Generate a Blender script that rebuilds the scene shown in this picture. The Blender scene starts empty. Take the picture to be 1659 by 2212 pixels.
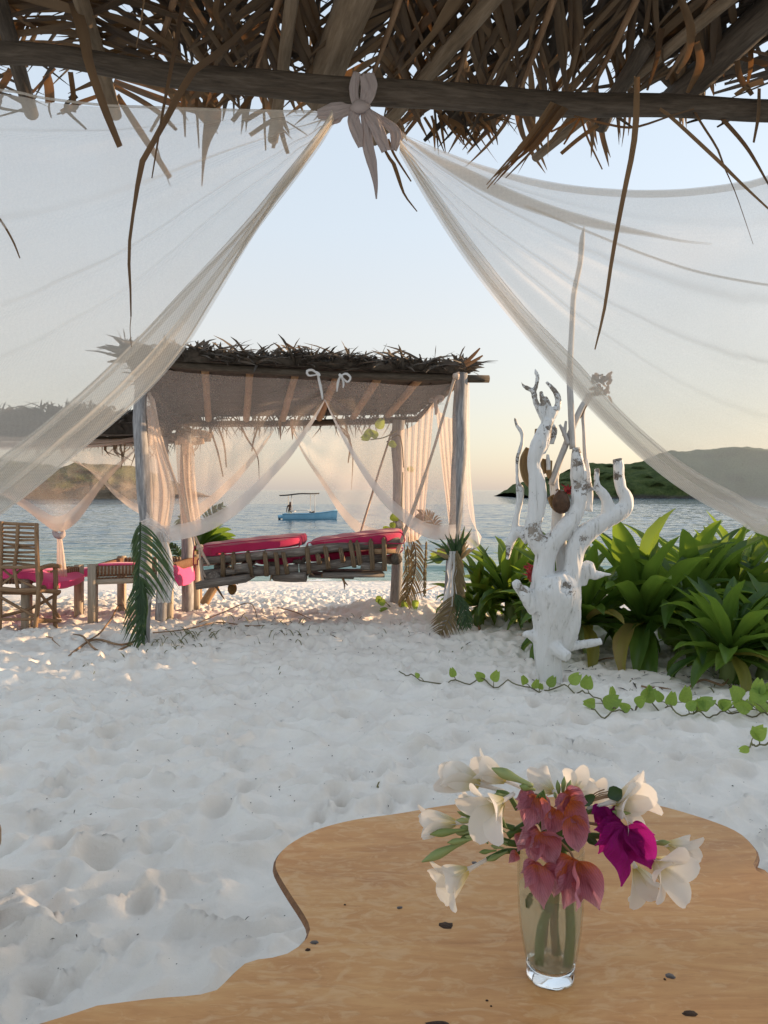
import bpy, math, random
import numpy as np
from mathutils import Vector, Matrix

rnd = random.Random(11)
nrs = np.random.RandomState(5)
C = bpy.context.scene.collection
SC = bpy.context.scene

# ------------------------------------------------------------------ camera, sky, sun, exposure
CAM_H = 1.3
cam_data = bpy.data.cameras.new('camera')
cam = bpy.data.objects.new('camera', cam_data)
C.objects.link(cam)
cam.location = (0, 0, CAM_H)
cam.rotation_euler = (math.radians(90), 0, 0)
cam_data.sensor_fit = 'HORIZONTAL'
cam_data.sensor_width = 36.0
cam_data.lens = 36.0
cam_data.shift_y = -0.0290
cam_data.clip_start = 0.05
cam_data.clip_end = 12000
SC.camera = cam

SUN_EL = math.radians(9.0)
SUN_AZ = math.radians(72.0)          # clockwise from +Y, towards +X
world = bpy.data.worlds.new('World')
SC.world = world
world.use_nodes = True
wn = world.node_tree
wn.nodes.clear()
w_out = wn.nodes.new('ShaderNodeOutputWorld')
w_bg = wn.nodes.new('ShaderNodeBackground')
w_sky = wn.nodes.new('ShaderNodeTexSky')
w_sky.sky_type = 'NISHITA'
w_sky.sun_disc = False
w_sky.sun_elevation = SUN_EL
w_sky.sun_rotation = SUN_AZ
w_sky.air_density = 1.0
w_sky.dust_density = 1.0
w_sky.ozone_density = 2.0
w_bg.inputs['Strength'].default_value = 0.15
# thin even haze over the whole sky: pale and warm low down, blue higher up, the same all the way round
w_tc = wn.nodes.new('ShaderNodeTexCoord')
w_sep = wn.nodes.new('ShaderNodeSeparateXYZ')
wn.links.new(w_tc.outputs['Generated'], w_sep.inputs[0])
w_rmp = wn.nodes.new('ShaderNodeValToRGB')
for k in range(4): w_rmp.color_ramp.elements.new(.5)
for el, (pos, c) in zip(w_rmp.color_ramp.elements, [(.0, (.40, .385, .41)), (.09, (.52, .45, .42)), (.20, (.60, .55, .52)), (.32, (.585, .605, .63)), (.55, (.56, .635, .715)), (1.0, (.56, .635, .715))]):
    el.position = pos; el.color = c + (1,)
wn.links.new(w_sep.outputs[2], w_rmp.inputs[0])
w_gain = wn.nodes.new('ShaderNodeVectorMath'); w_gain.operation = 'SCALE'
w_gain.inputs['Scale'].default_value = 4.4
wn.links.new(w_rmp.outputs[0], w_gain.inputs[0])
w_mix = wn.nodes.new('ShaderNodeMix'); w_mix.data_type = 'RGBA'
w_mix.inputs[0].default_value = .61
w_tint = wn.nodes.new('ShaderNodeVectorMath'); w_tint.operation = 'MULTIPLY'
w_tint.inputs[1].default_value = (1.0, .89, .80)
wn.links.new(w_sky.outputs[0], w_tint.inputs[0])
wn.links.new(w_tint.outputs[0], w_mix.inputs[6])
wn.links.new(w_gain.outputs[0], w_mix.inputs[7])
wn.links.new(w_mix.outputs[2], w_bg.inputs['Color'])
wn.links.new(w_bg.outputs[0], w_out.inputs['Surface'])

sun_data = bpy.data.lights.new('sun', 'SUN')
sun = bpy.data.objects.new('sun', sun_data)
C.objects.link(sun)
sun_data.energy = 3.6
sun_data.angle = math.radians(0.5)
sun_data.color = (1.0, 0.68, 0.40)
sdir = Vector((math.sin(SUN_AZ) * math.cos(SUN_EL), math.cos(SUN_AZ) * math.cos(SUN_EL), math.sin(SUN_EL)))
sun.rotation_euler = (-sdir).to_track_quat('-Z', 'Y').to_euler()
sun.location = (10, 5, 8)

SC.view_settings.view_transform = 'Standard'
SC.view_settings.look = 'None'
SC.view_settings.gamma = 1.0
SC.view_settings.use_curve_mapping = False
SC.view_settings.exposure = 1.3
SC.render.engine = 'CYCLES'
SC.cycles.transparent_max_bounces = 32
SC.cycles.max_bounces = 10
SC.cycles.use_denoising = True

# ------------------------------------------------------------------ measuring helpers
FD, CX, HZ = 1659.0, 829.5, 1058.0
def V(x, y, d):
    """A place in the world d metres ahead, sighted in a 1659 wide survey frame."""
    return Vector(((x - CX) / FD * d, d, CAM_H + (HZ - y) / FD * d))

def smooth(t):
    t = min(1, max(0, t))
    return t * t * (3 - 2 * t)

SEA = -1.2
def gbase(y):
    return 0.0 if y < 7 else -0.0923 * max(0.0, (y - 8.0) + 0.5 * math.exp(-abs(y - 8)))* smooth((y - 7) / 2)

def crv(pts, n):
    """Catmull-Rom through tuples/vectors of any length, n samples."""
    P = np.array([tuple(p) for p in pts], float)
    if len(P) == 2:
        t = np.linspace(0, 1, n)[:, None]
        return P[0] * (1 - t) + P[1] * t
    P = np.vstack([2 * P[0] - P[1], P, 2 * P[-1] - P[-2]])
    m = len(P) - 3
    seg = np.linalg.norm(P[2:-1] - P[1:-2], axis=1)
    cum = np.concatenate([[0], np.cumsum(seg)])
    out = []
    for s in np.linspace(0, cum[-1], n):
        i = min(m - 1, max(0, int(np.searchsorted(cum, s, side='right') - 1)))
        t = (s - cum[i]) / max(seg[i], 1e-9)
        p0, p1, p2, p3 = P[i], P[i + 1], P[i + 2], P[i + 3]
        out.append(0.5 * ((2 * p1) + (-p0 + p2) * t + (2 * p0 - 5 * p1 + 4 * p2 - p3) * t * t + (-p0 + 3 * p1 - 3 * p2 + p3) * t ** 3))
    return np.array(out)

# gradient noise on numpy arrays
_perm = nrs.permutation(512)
_perm = np.concatenate([_perm, _perm, _perm])
_ga = nrs.rand(512) * 2 * np.pi
_gx, _gy = np.cos(_ga), np.sin(_ga)
def pn(x, y):
    xi, yi = np.floor(x).astype(int), np.floor(y).astype(int)
    xf, yf = x - xi, y - yi
    u, v = xf ** 3 * (xf * (xf * 6 - 15) + 10), yf ** 3 * (yf * (yf * 6 - 15) + 10)
    def g(ix, iy, dx, dy):
        h = _perm[(_perm[ix & 511] + iy) & 511]
        return _gx[h] * dx + _gy[h] * dy
    a, b = g(xi, yi, xf, yf), g(xi + 1, yi, xf - 1, yf)
    c, d = g(xi, yi + 1, xf, yf - 1), g(xi + 1, yi + 1, xf - 1, yf - 1)
    return (a + (b - a) * u) * (1 - v) + (c + (d - c) * u) * v
def fbm(x, y, o=4, gain=0.5):
    s, a = 0, 1
    for k in range(o):
        s = s + a * pn(x * 2 ** k + 17.3 * k, y * 2 ** k - 9.1 * k)
        a *= gain
    return s

# ------------------------------------------------------------------ mesh helpers
class MB:
    def __init__(self):
        self.v, self.f, self.g = [], [], []
    def add(self, vs, fs, gs=None):
        o = len(self.v)
        self.v += [tuple(p) for p in vs]
        self.f += [tuple(i + o for i in q) for q in fs]
        self.g += [tuple(p) for p in (gs if gs is not None else vs)]
        return self
    def tube(self, pts, rad, n=8, steps=None, wob=0.0, cap=True):
        P = [tuple(p) for p in pts]
        if not hasattr(rad, '__len__'):
            rad = [rad] * len(P)
        Q = [p + (r,) for p, r in zip(P, rad)]
        Q = crv(Q, steps) if steps else np.array(Q)
        m = len(Q)
        T = np.gradient(Q[:, :3], axis=0)
        T /= np.linalg.norm(T, axis=1)[:, None] + 1e-12
        a = np.array((0., 0, 1)) if abs(T[0][2]) < .9 else np.array((1., 0, 0))
        s = np.cross(T[0], a); s /= np.linalg.norm(s)
        vs, gs, L = [], [], 0
        off = rnd.random() * 50
        ph = [rnd.random() * 6.28 for _ in range(4)]
        for i in range(m):
            if i:
                L += float(np.linalg.norm(Q[i, :3] - Q[i - 1, :3]))
                s = s - T[i] * np.dot(s, T[i]); s /= np.linalg.norm(s) + 1e-12
            b = np.cross(T[i], s)
            r = max(Q[i, 3], 1e-5)
            for k in range(n):
                an = 2 * math.pi * k / n
                rr = r * (1 + wob * (math.sin(2 * an + ph[0] + L * 3) * .6 + math.sin(3 * an + ph[1] - L * 5) * .4 + .8 * math.sin(L * 11 + ph[2] + an)))
                vs.append(Q[i, :3] + rr * (math.cos(an) * s + math.sin(an) * b))
                gs.append((math.cos(an) * r + off, math.sin(an) * r, L * .12 + off))
        fs = [(i * n + k, i * n + (k + 1) % n, (i + 1) * n + (k + 1) % n, (i + 1) * n + k) for i in range(m - 1) for k in range(n)]
        if cap:
            fs += [tuple(range(n))[::-1], tuple((m - 1) * n + k for k in range(n))]
        return self.add(vs, fs, gs)
    def ribbon(self, pts, wid, face, steps=8, fold=0.25, twist=0.0, curl=0.0):
        """A leaf-like strip: V-folded across, widths along, facing roughly `face`."""
        P = [tuple(p) for p in pts]
        if not hasattr(wid, '__len__'):
            wid = [wid] * len(P)
        Q = crv([p + (w,) for p, w in zip(P, wid)], steps)
        T = np.gradient(Q[:, :3], axis=0)
        T /= np.linalg.norm(T, axis=1)[:, None] + 1e-12
        vs, gs, L = [], [], 0
        off = rnd.random() * 30
        for i in range(steps):
            if i:
                L += float(np.linalg.norm(Q[i, :3] - Q[i - 1, :3]))
            s = np.cross(T[i], np.array(face, float)); s /= np.linalg.norm(s) + 1e-9
            nn = np.cross(s, T[i])
            a = twist * i / (steps - 1)
            s2 = s * math.cos(a) + nn * math.sin(a); n2 = nn * math.cos(a) - s * math.sin(a)
            w = max(abs(Q[i, 3]), 3e-4) / 2
            for c in (-1, 0, 1):
                vs.append(Q[i, :3] + s2 * c * w + n2 * (-fold * w if c == 0 else 0))
                gs.append((c * w + off, off, L * .12))
        fs = []
        for i in range(steps - 1):
            for c in (0, 1):
                fs.append((i * 3 + c, i * 3 + c + 1, i * 3 + c + 4, i * 3 + c + 3))
        return self.add(vs, fs, gs)
    def box(self, c, sx, sy, sz, rot=None):
        vs = []
        for x in (-1, 1):
            for y in (-1, 1):
                for z in (-1, 1):
                    p = Vector((x * sx / 2, y * sy / 2, z * sz / 2))
                    if rot is not None:
                        p = rot @ p
                    vs.append(Vector(c) + p)
        o = rnd.random() * 20
        gs = [(p[0] * 0.12 + o, p[1], p[2]) if sx > max(sy, sz) else (p[0] + o, p[1], p[2] * .12) for p in vs]
        return self.add(vs, [(0, 1, 3, 2), (4, 6, 7, 5), (0, 4, 5, 1), (2, 3, 7, 6), (0, 2, 6, 4), (1, 5, 7, 3)], gs)
    def beam(self, a, b, w, h, up=(0, 0, 1)):
        """A squared timber from a to b."""
        a, b = Vector(a), Vector(b)
        t = (b - a).normalized(); s = t.cross(Vector(up)).normalized(); u = s.cross(t)
        vs, gs = [], []
        L = (b - a).length; o = rnd.random() * 20
        for p, l in ((a, 0), (b, L)):
            for i, j in ((-1, -1), (1, -1), (1, 1), (-1, 1)):
                vs.append(p + s * i * w / 2 + u * j * h / 2); gs.append((i * w + o, j * h, l * .12))
        return self.add(vs, [(3, 2, 1, 0), (4, 5, 6, 7), (0, 1, 5, 4), (1, 2, 6, 5), (2, 3, 7, 6), (3, 0, 4, 7)], gs)
    def grid(self, P, G=None):
        P = np.asarray(P, float)
        a, b = P.shape[:2]
        fs = [(i * b + j, i * b + j + 1, (i + 1) * b + j + 1, (i + 1) * b + j) for i in range(a - 1) for j in range(b - 1)]
        return self.add(P.reshape(-1, 3), fs, None if G is None else np.asarray(G, float).reshape(-1, 3))
    def mesh(self, name, mat, smooth_=True):
        me = bpy.data.meshes.new(name)
        me.from_pydata(self.v, [], self.f)
        at = me.attributes.new('grain', 'FLOAT_VECTOR', 'POINT')
        at.data.foreach_set('vector', np.array(self.g, np.float32).ravel())
        if smooth_:
            me.polygons.foreach_set('use_smooth', np.ones(len(me.polygons), bool))
        if mat:
            me.materials.append(mat)
        me.update()
        return me
    def obj(self, name, mat, parent=None, smooth_=True):
        return link(name, self.mesh(name, mat, smooth_), parent)

def link(name, me, parent=None, world_mx=None):
    o = bpy.data.objects.new(name, me)
    C.objects.link(o)
    if world_mx is not None:
        o.matrix_basis = world_mx
    if parent is not None:
        adopt(o, parent)
    return o

def adopt(o, parent):
    """Parent o keeping its world place (its matrix_basis is a world matrix)."""
    o.parent = parent
    o.matrix_parent_inverse = parent.matrix_basis.inverted()

def tag(o, label, cat=None, group=None, kind=None):
    o['label'] = label
    if cat: o['category'] = cat
    if group: o['group'] = group
    if kind: o['kind'] = kind
    return o

def thing(name, label, cat, loc=(0, 0, 0), group=None):
    o = bpy.data.objects.new(name, None)
    o.empty_display_size = .1
    C.objects.link(o)
    o.location = loc
    o.matrix_basis = Matrix.Translation(Vector(loc))
    return tag(o, label, cat, group)

def place(fwd, up, pos, scale=1.0):
    """World matrix with local +Y along fwd and +Z near up."""
    f = Vector(fwd).normalized(); u = Vector(up)
    s = f.cross(u)
    if s.length < 1e-4:
        s = f.cross(Vector((1, 0, 0)))
    s.normalize(); u = s.cross(f)
    m = Matrix((s, f, u)).transposed().to_4x4()
    return Matrix.Translation(Vector(pos)) @ m @ Matrix.Scale(scale, 4)

# ------------------------------------------------------------------ materials
class NT:
    def __init__(self, name):
        self.m = bpy.data.materials.new(name); self.m.use_nodes = True
        self.t = self.m.node_tree; self.t.nodes.clear()
        self.out = self.n('ShaderNodeOutputMaterial')
    def n(self, kind, **kw):
        nd = self.t.nodes.new(kind)
        for k, v in kw.items():
            if k in nd.inputs: nd.inputs[k].default_value = v
            else: setattr(nd, k, v)
        return nd
    def l(self, a, b):
        self.t.links.new(a, b)
    def ramp(self, fac, stops):
        r = self.n('ShaderNodeValToRGB')
        e = r.color_ramp.elements
        while len(e) < len(stops): e.new(0.5)
        for el, (p, c) in zip(e, stops):
            el.position = p; el.color = tuple(c) + (1,) if len(c) == 3 else c
        self.l(fac, r.inputs[0])
        return r.outputs[0]
    def coords(self, src='Object', scale=(1, 1, 1)):
        if src == 'grain':
            a = self.n('ShaderNodeAttribute'); a.attribute_name = 'grain'; o = a.outputs['Vector']
        else:
            o = self.n('ShaderNodeTexCoord').outputs[src]
        mp = self.n('ShaderNodeMapping'); mp.inputs['Scale'].default_value = scale
        self.l(o, mp.inputs[0])
        return mp.outputs[0]
    def noise(self, vec, scale, detail=4, rough=.55, dist=0.0):
        k = self.n('ShaderNodeTexNoise')
        k.inputs['Scale'].default_value = scale; k.inputs['Detail'].default_value = detail
        k.inputs['Roughness'].default_value = rough; k.inputs['Distortion'].default_value = dist
        self.l(vec, k.inputs['Vector'])
        return k.outputs['Fac']
    def mix(self, fac, a, b, mode='MIX'):
        k = self.n('ShaderNodeMix'); k.data_type = 'RGBA'; k.blend_type = mode
        for s, i in ((fac, 0), (a, 6), (b, 7)):
            if hasattr(s, 'links'): self.l(s, k.inputs[i])
            elif i == 0: k.inputs[0].default_value = s
            else: k.inputs[i].default_value = tuple(s) + (1,)
        return k.outputs[2]
    def bump(self, h, strength=.5, dist=.01):
        k = self.n('ShaderNodeBump'); k.inputs['Strength'].default_value = strength; k.inputs['Distance'].default_value = dist
        self.l(h, k.inputs['Height'])
        return k.outputs[0]
    def math(self, op, a, b=None):
        k = self.n('ShaderNodeMath'); k.operation = op
        for s, i in ((a, 0), (b, 1)):
            if s is None: continue
            if hasattr(s, 'links'): self.l(s, k.inputs[i])
            else: k.inputs[i].default_value = s
        return k.outputs[0]
    def bsdf(self, col, rough=.7, nrm=None, spec=.4):
        p = self.n('ShaderNodeBsdfPrincipled')
        if hasattr(col, 'links'): self.l(col, p.inputs['Base Color'])
        else: p.inputs['Base Color'].default_value = tuple(col) + (1,)
        if hasattr(rough, 'links'): self.l(rough, p.inputs['Roughness'])
        else: p.inputs['Roughness'].default_value = rough
        p.inputs['Specular IOR Level'].default_value = spec
        if nrm is not None: self.l(nrm, p.inputs['Normal'])
        return p
    def fin(self, sh):
        self.l(sh, self.out.inputs['Surface'])
        return self.m

def wood(name, stops, scale=22, rough=.8, bump=.6, src='grain', sc=(1, 1, 1), bd=.004):
    t = NT(name)
    v = t.coords(src, sc)
    f = t.noise(v, scale, 6, .65, .4)
    f2 = t.noise(v, scale * 3.1, 3, .6)
    col = t.ramp(t.math('ADD', t.math('MULTIPLY', f, .75), t.math('MULTIPLY', f2, .25)), stops)
    h = t.math('ADD', f, t.math('MULTIPLY', f2, .5))
    return t.fin(t.bsdf(col, rough, t.bump(h, bump, bd), .25).outputs[0])

def leafy(name, stops, rough=.5, trans=.25, tcol=None, scale=3, src='grain', spec=.4, bump=.2):
    t = NT(name)
    v = t.coords(src)
    oi = t.n('ShaderNodeObjectInfo')
    f = t.noise(v, scale, 4)
    f = t.math('ADD', f, t.math('MULTIPLY', t.math('SUBTRACT', oi.outputs['Random'], .5), .45))
    col = t.ramp(f, stops)
    p = t.bsdf(col, rough, t.bump(t.noise(v, scale * 14, 2), bump, .003), spec)
    tr = t.n('ShaderNodeBsdfTranslucent')
    if tcol: tr.inputs[0].default_value = tuple(tcol) + (1,)
    else: t.l(col, tr.inputs[0])
    mx = t.n('ShaderNodeMixShader'); mx.inputs[0].default_value = trans
    t.l(p.outputs[0], mx.inputs[1]); t.l(tr.outputs[0], mx.inputs[2])
    return t.fin(mx.outputs[0])

def netting(name, col, alpha, grain=180, var=.12, weave=0):
    """Woven net: open holes let light straight through, threads scatter it; seen at a slant the threads close up."""
    t = NT(name)
    v = t.coords('Object')
    f = t.noise(v, grain, 2, .7)
    f2 = t.noise(v, 2.3, 3, .6, .6)
    lw = t.n('ShaderNodeLayerWeight'); lw.inputs[0].default_value = .5
    a = t.math('ADD', alpha - var, t.math('MULTIPLY', f, var))
    a = t.math('ADD', a, t.math('MULTIPLY', f2, var))
    a = t.math('ADD', a, t.math('MULTIPLY', t.math('POWER', lw.outputs['Facing'], 3.0), .45))
    if weave:      # the threads themselves, crossing on the slant
        sp = t.n('ShaderNodeSeparateXYZ'); t.l(t.n('ShaderNodeTexCoord').outputs['Object'], sp.inputs[0])
        p_ = t.math('SINE', t.math('MULTIPLY', t.math('ADD', sp.outputs[0], sp.outputs[2]), weave))
        q_ = t.math('SINE', t.math('MULTIPLY', t.math('SUBTRACT', sp.outputs[0], sp.outputs[2]), weave))
        a = t.math('ADD', a, t.math('MULTIPLY', t.math('MULTIPLY', p_, q_), .14))
    k = t.n('ShaderNodeClamp'); t.l(a, k.inputs[0]); k.inputs[1].default_value = .02; k.inputs[2].default_value = .97
    d = t.n('ShaderNodeBsdfDiffuse'); d.inputs[0].default_value = tuple(col) + (1,)
    tl = t.n('ShaderNodeBsdfTranslucent'); tl.inputs[0].default_value = tuple(col) + (1,)
    tp = t.n('ShaderNodeBsdfTransparent')
    m1 = t.n('ShaderNodeMixShader'); m1.inputs[0].default_value = .5
    t.l(d.outputs[0], m1.inputs[1]); t.l(tl.outputs[0], m1.inputs[2])
    m2 = t.n('ShaderNodeMixShader')
    t.l(k.outputs[0], m2.inputs[0]); t.l(tp.outputs[0], m2.inputs[1]); t.l(m1.outputs[0], m2.inputs[2])
    return t.fin(m2.outputs[0])

def cloth(name, c1, c2, trans=.15, scale=60):
    t = NT(name)
    v = t.coords('Object')
    col = t.mix(t.noise(v, 9, 4), c1, c2)
    p = t.bsdf(col, .85, t.bump(t.noise(v, scale, 3), .25, .004), .2)
    p.inputs['Sheen Weight'].default_value = .2
    tr = t.n('ShaderNodeBsdfTranslucent'); t.l(col, tr.inputs[0])
    mx = t.n('ShaderNodeMixShader'); mx.inputs[0].default_value = trans
    t.l(p.outputs[0], mx.inputs[1]); t.l(tr.outputs[0], mx.inputs[2])
    return t.fin(mx.outputs[0])

M = {}
M['pole'] = wood('weathered_pole', [(.3, (.10, .075, .05)), (.5, (.20, .15, .10)), (.7, (.29, .23, .165))], 60)
M['beam'] = wood('dark_beam', [(.3, (.035, .028, .022)), (.5, (.085, .068, .052)), (.72, (.15, .125, .10))], 70)
M['greypost'] = wood('grey_bleached_post', [(.32, (.13, .125, .125)), (.50, (.27, .265, .27)), (.62, (.40, .395, .395)), (.72, (.60, .59, .57))], 40)
M['log'] = wood('grey_log', [(.3, (.06, .048, .04)), (.5, (.165, .14, .12)), (.7, (.34, .31, .275))], 46)
M['rawlog'] = wood('tan_branch', [(.3, (.22, .13, .07)), (.55, (.36, .23, .13)), (.75, (.47, .33, .21))], 40)
M['stick'] = wood('brown_stick', [(.3, (.15, .085, .045)), (.55, (.28, .175, .10)), (.75, (.40, .27, .165))], 60)
M['plank'] = wood('pale_plank', [(.3, (.27, .22, .16)), (.55, (.42, .35, .27)), (.75, (.55, .48, .39))], 34)
M['rope'] = wood('sisal_rope', [(.3, (.10, .067, .04)), (.6, (.20, .14, .085)), (.8, (.30, .22, .14))], 160)
M['cord'] = wood('pale_rope', [(.3, (.40, .31, .25)), (.6, (.58, .47, .39)), (.8, (.68, .58, .49))], 140)
M['weave'] = wood('woven_fibre', [(.3, (.13, .065, .035)), (.6, (.26, .14, .08)), (.8, (.36, .21, .12))], 120)
M['leaflet'] = leafy('dry_palm_leaflet', [(.25, (.045, .030, .018)), (.5, (.10, .067, .038)), (.75, (.20, .135, .075))], .6, .24, (.30, .145, .05), 26)
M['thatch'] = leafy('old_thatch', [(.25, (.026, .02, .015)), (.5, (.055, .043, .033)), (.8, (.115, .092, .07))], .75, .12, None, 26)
M['drygrass'] = leafy('dry_frond', [(.25, (.16, .11, .055)), (.5, (.27, .20, .10)), (.8, (.36, .29, .16))], .65, .25, None, 20)
M['frond'] = leafy('green_frond', [(.2, (.018, .045, .020)), (.5, (.035, .075, .030)), (.8, (.075, .12, .042))], .42, .22, (.10, .19, .035), 20)
M['lily'] = leafy('lily_leaf', [(.2, (.026, .068, .013)), (.5, (.050, .112, .020)), (.8, (.092, .155, .030))], .34, .40, (.24, .36, .04), 6)
M['vine'] = leafy('vine_leaf', [(.2, (.09, .17, .035)), (.5, (.16, .28, .05)), (.8, (.28, .40, .08))], .5, .42, (.48, .60, .10), 6)
M['stem'] = leafy('vine_stem', [(.2, (.10, .085, .04)), (.5, (.16, .15, .065)), (.8, (.23, .22, .10))], .7, .05, None, 20)
M['net'] = netting('bed_net', (.82, .77, .70), .47, 240, .16, 1080)
M['nethem'] = netting('bed_net_folded', (.76, .71, .64), .50, 240, .16, 900)
M['pnet'] = netting('blush_net', (.80, .69, .61), .31, 90)
M['pnet2'] = netting('blush_net_heavy', (.80, .67, .58), .54, 90)
M['snet'] = netting('thin_sleeve_net', (.80, .70, .64), .24, 90)
M['wnet'] = netting('white_net', (.86, .83, .81), .52, 90)
M['tie'] = cloth('blush_cloth', (.50, .43, .42), (.60, .53, .52), .32)
M['wcloth'] = cloth('white_cloth', (.78, .77, .76), (.85, .83, .81), .3)
M['red'] = cloth('crimson_canvas', (.38, .016, .075), (.47, .026, .10), .05)
M['pink'] = cloth('hot_pink_canvas', (.78, .055, .20), (.86, .085, .26), .05)
# ------------------------------------------------------------------ sand
def axis(segs):
    out = []
    for a, b, n, g in segs:
        t = np.linspace(0, 1, n, endpoint=False) ** g
        out.append(a + (b - a) * t)
    return np.concatenate(out + [[segs[-1][1]]])

GX = axis([(-400, -14, 24, .6), (-14, -5, 36, .8), (-5, -2.4, 110, 1), (-2.4, 2.4, 300, 1), (2.4, 5, 100, 1), (5, 14, 36, 1.25), (14, 400, 24, 1.7)])
GY = axis([(-60, -1, 20, .6), (-1, 1.2, 36, 1), (1.2, 5.2, 270, 1), (5.2, 9.5, 200, 1), (9.5, 14, 110, 1), (14, 24, 120, 1), (24, 60, 12, 1)])
X, Y = np.meshgrid(GX, GY)
base = np.vectorize(gbase)(Y)
wx, wy = X + .12 * fbm(X * 2.2, Y * 2.2, 3), Y + .12 * fbm(X * 2.2 + 40, Y * 2.2, 3)
rid = 1 - np.abs(fbm(wx * 2.1 + wy * 1.7, wy * 3.6 - wx * 1.5, 2, .40)) * 1.5
rid2 = 1 - np.abs(fbm(wx * 4.6 + wy * 2.6 + 9, wy * 7.0 - wx * 2.2, 2)) * 1.6
H = .054 * np.clip(rid, 0, 1.2) ** 2.4 + .020 * np.clip(rid2, 0, 1.2) ** 1.8 + .045 * fbm(X * .45, Y * .45, 3) + .003 * fbm(X * 9, Y * 9, 2) - .03
# footprints: pressed ovals with a pushed-up rim
for k in range(4200):
    fx, fy = rnd.uniform(-4.5, 4.5), rnd.uniform(1.0, 13.5)
    an = rnd.gauss(1.9, .8) if rnd.random() < .7 else rnd.uniform(0, 3.14)
    ln, wd, dp = rnd.uniform(.055, .12), rnd.uniform(.03, .06), rnd.uniform(.009, .025)
    i0, i1 = np.searchsorted(GX, (fx - .32, fx + .32)); j0, j1 = np.searchsorted(GY, (fy - .32, fy + .32))
    dx, dy = X[j0:j1, i0:i1] - fx, Y[j0:j1, i0:i1] - fy
    ca, sa = math.cos(an), math.sin(an)
    q = ((dx * ca + dy * sa) / ln) ** 2 + ((-dx * sa + dy * ca) / wd) ** 2
    e = (dx * ca + dy * sa) / ln
    H[j0:j1, i0:i1] += -dp * np.exp(-q ** 2.0) * (1 + .5 * e) + dp * .5 * np.exp(-((np.sqrt(q) - 1.38) / .30) ** 2) * (1 + .6 * e)
fade = np.clip((26 - np.abs(Y)) / 8, 0, 1) * np.clip((30 - np.abs(X)) / 15, 0, 1)
mound = .16 * np.exp(-(((X - .15) / .7) ** 2 + ((Y - 8.25) / .35) ** 2)) + .05 * np.exp(-(((X + .6) / 1.7) ** 2 + ((Y - 6.75) / .35) ** 2))
smoother = np.clip(1.25 - (X - .2) * .28 * (Y > 3.2), .45, 1)
Z = base + H * fade * smoother * np.where(Y > 14, .5, 1) + mound
def gz(x, y):
    i = int(np.clip(np.searchsorted(GX, x), 1, len(GX) - 1)); j = int(np.clip(np.searchsorted(GY, y), 1, len(GY) - 1))
    tx = (x - GX[i - 1]) / (GX[i] - GX[i - 1]); ty = (y - GY[j - 1]) / (GY[j] - GY[j - 1])
    return float((Z[j - 1, i - 1] * (1 - tx) + Z[j - 1, i] * tx) * (1 - ty) + (Z[j, i - 1] * (1 - tx) + Z[j, i] * tx) * ty)
def G(x, y, up=0.0):
    return Vector((x, y, gz(x, y) + up))

t = NT('white_coral_sand')
v = t.coords('Object')
col = t.ramp(t.noise(v, 3.2, 5), [(.3, (.70, .64, .57)), (.55, (.77, .715, .645)), (.8, (.80, .755, .69))])
sp = t.noise(v, 420, 2, .6)
col = t.mix(t.ramp(sp, [(.66, (0, 0, 0)), (.75, (.55, .55, .55))]), col, (.30, .25, .21))
h = t.math('ADD', t.noise(v, 30, 5, .65), t.math('MULTIPLY', t.noise(v, 320, 3, .7), .22))
# wet sand near the water line, by height
gm = t.n('ShaderNodeSeparateXYZ'); t.l(v, gm.inputs[0])
wet = t.ramp(t.math('ADD', t.math('MULTIPLY', gm.outputs[2], 1.0), 1.6), [(.40, (1, 1, 1)), (.50, (0, 0, 0))])
col = t.mix(wet, col, (.33, .285, .23))
sand_m = t.fin(t.bsdf(col, .93, t.bump(h, .6, .010), .12).outputs[0])
mb = MB(); mb.grid(np.dstack([X, Y, Z])[:, ::-1][:, ::-1])
mb.g = mb.v
tag(mb.obj('sand', sand_m), 'white rippled beach sand covered in footprints', kind='structure')

# ------------------------------------------------------------------ sea
SX = axis([(-6000, -120, 30, .35), (-120, -40, 50, .8), (-40, 40, 330, 1), (40, 120, 50, 1.25), (120, 6000, 30, 2.6)])
SY = axis([(17, 40, 230, 1), (40, 130, 420, 1.25), (130, 9000, 80, 3.2)])
X2, Y2 = np.meshgrid(SX, SY)
amp = np.clip((Y2 - 19) / 14, .12, 1) * np.clip(1.4 - Y2 / 900, .2, 1)
Z2 = SEA + amp * (.075 * fbm(X2 * .16 + Y2 * .05, Y2 * .42, 3) + .045 * fbm(X2 * .6 + Y2 * .12, Y2 * 1.15, 2) + .016 * fbm(X2 * 1.5, Y2 * 2.4, 2))
br = 24.2 + 1.0 * pn(X2 * .14, X2 * 0 + 3.3)
Z2 += .17 * np.exp(-np.clip((Y2 - br) / np.where(Y2 < br, .28, .9), -9, 9) ** 2) * np.clip(.55 + 1.2 * pn(X2 * .3, X2 * 0 + 8), 0, 1)
t = NT('sea_water')
v = t.coords('Object')
s = t.n('ShaderNodeSeparateXYZ'); t.l(v, s.inputs[0])
vw = t.coords('Object', (.32, 1, 1))
h = t.noise(vw, 1.5, 3, .55, .5)
shal = t.ramp(t.math('DIVIDE', s.outputs[1], 100.0), [(.20, (.22, .31, .24)), (.27, (.08, .17, .15)), (.36, (.026, .082, .115)), (.8, (.018, .065, .11))])
fn = t.noise(t.coords('Object', (.5, 1.5, 1)), 2.6, 5, .7, .8)
wob = t.math('ADD', s.outputs[1], t.math('MULTIPLY', t.noise(t.coords('Object', (1, .3, 1)), .35, 4), 3.2))
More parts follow.
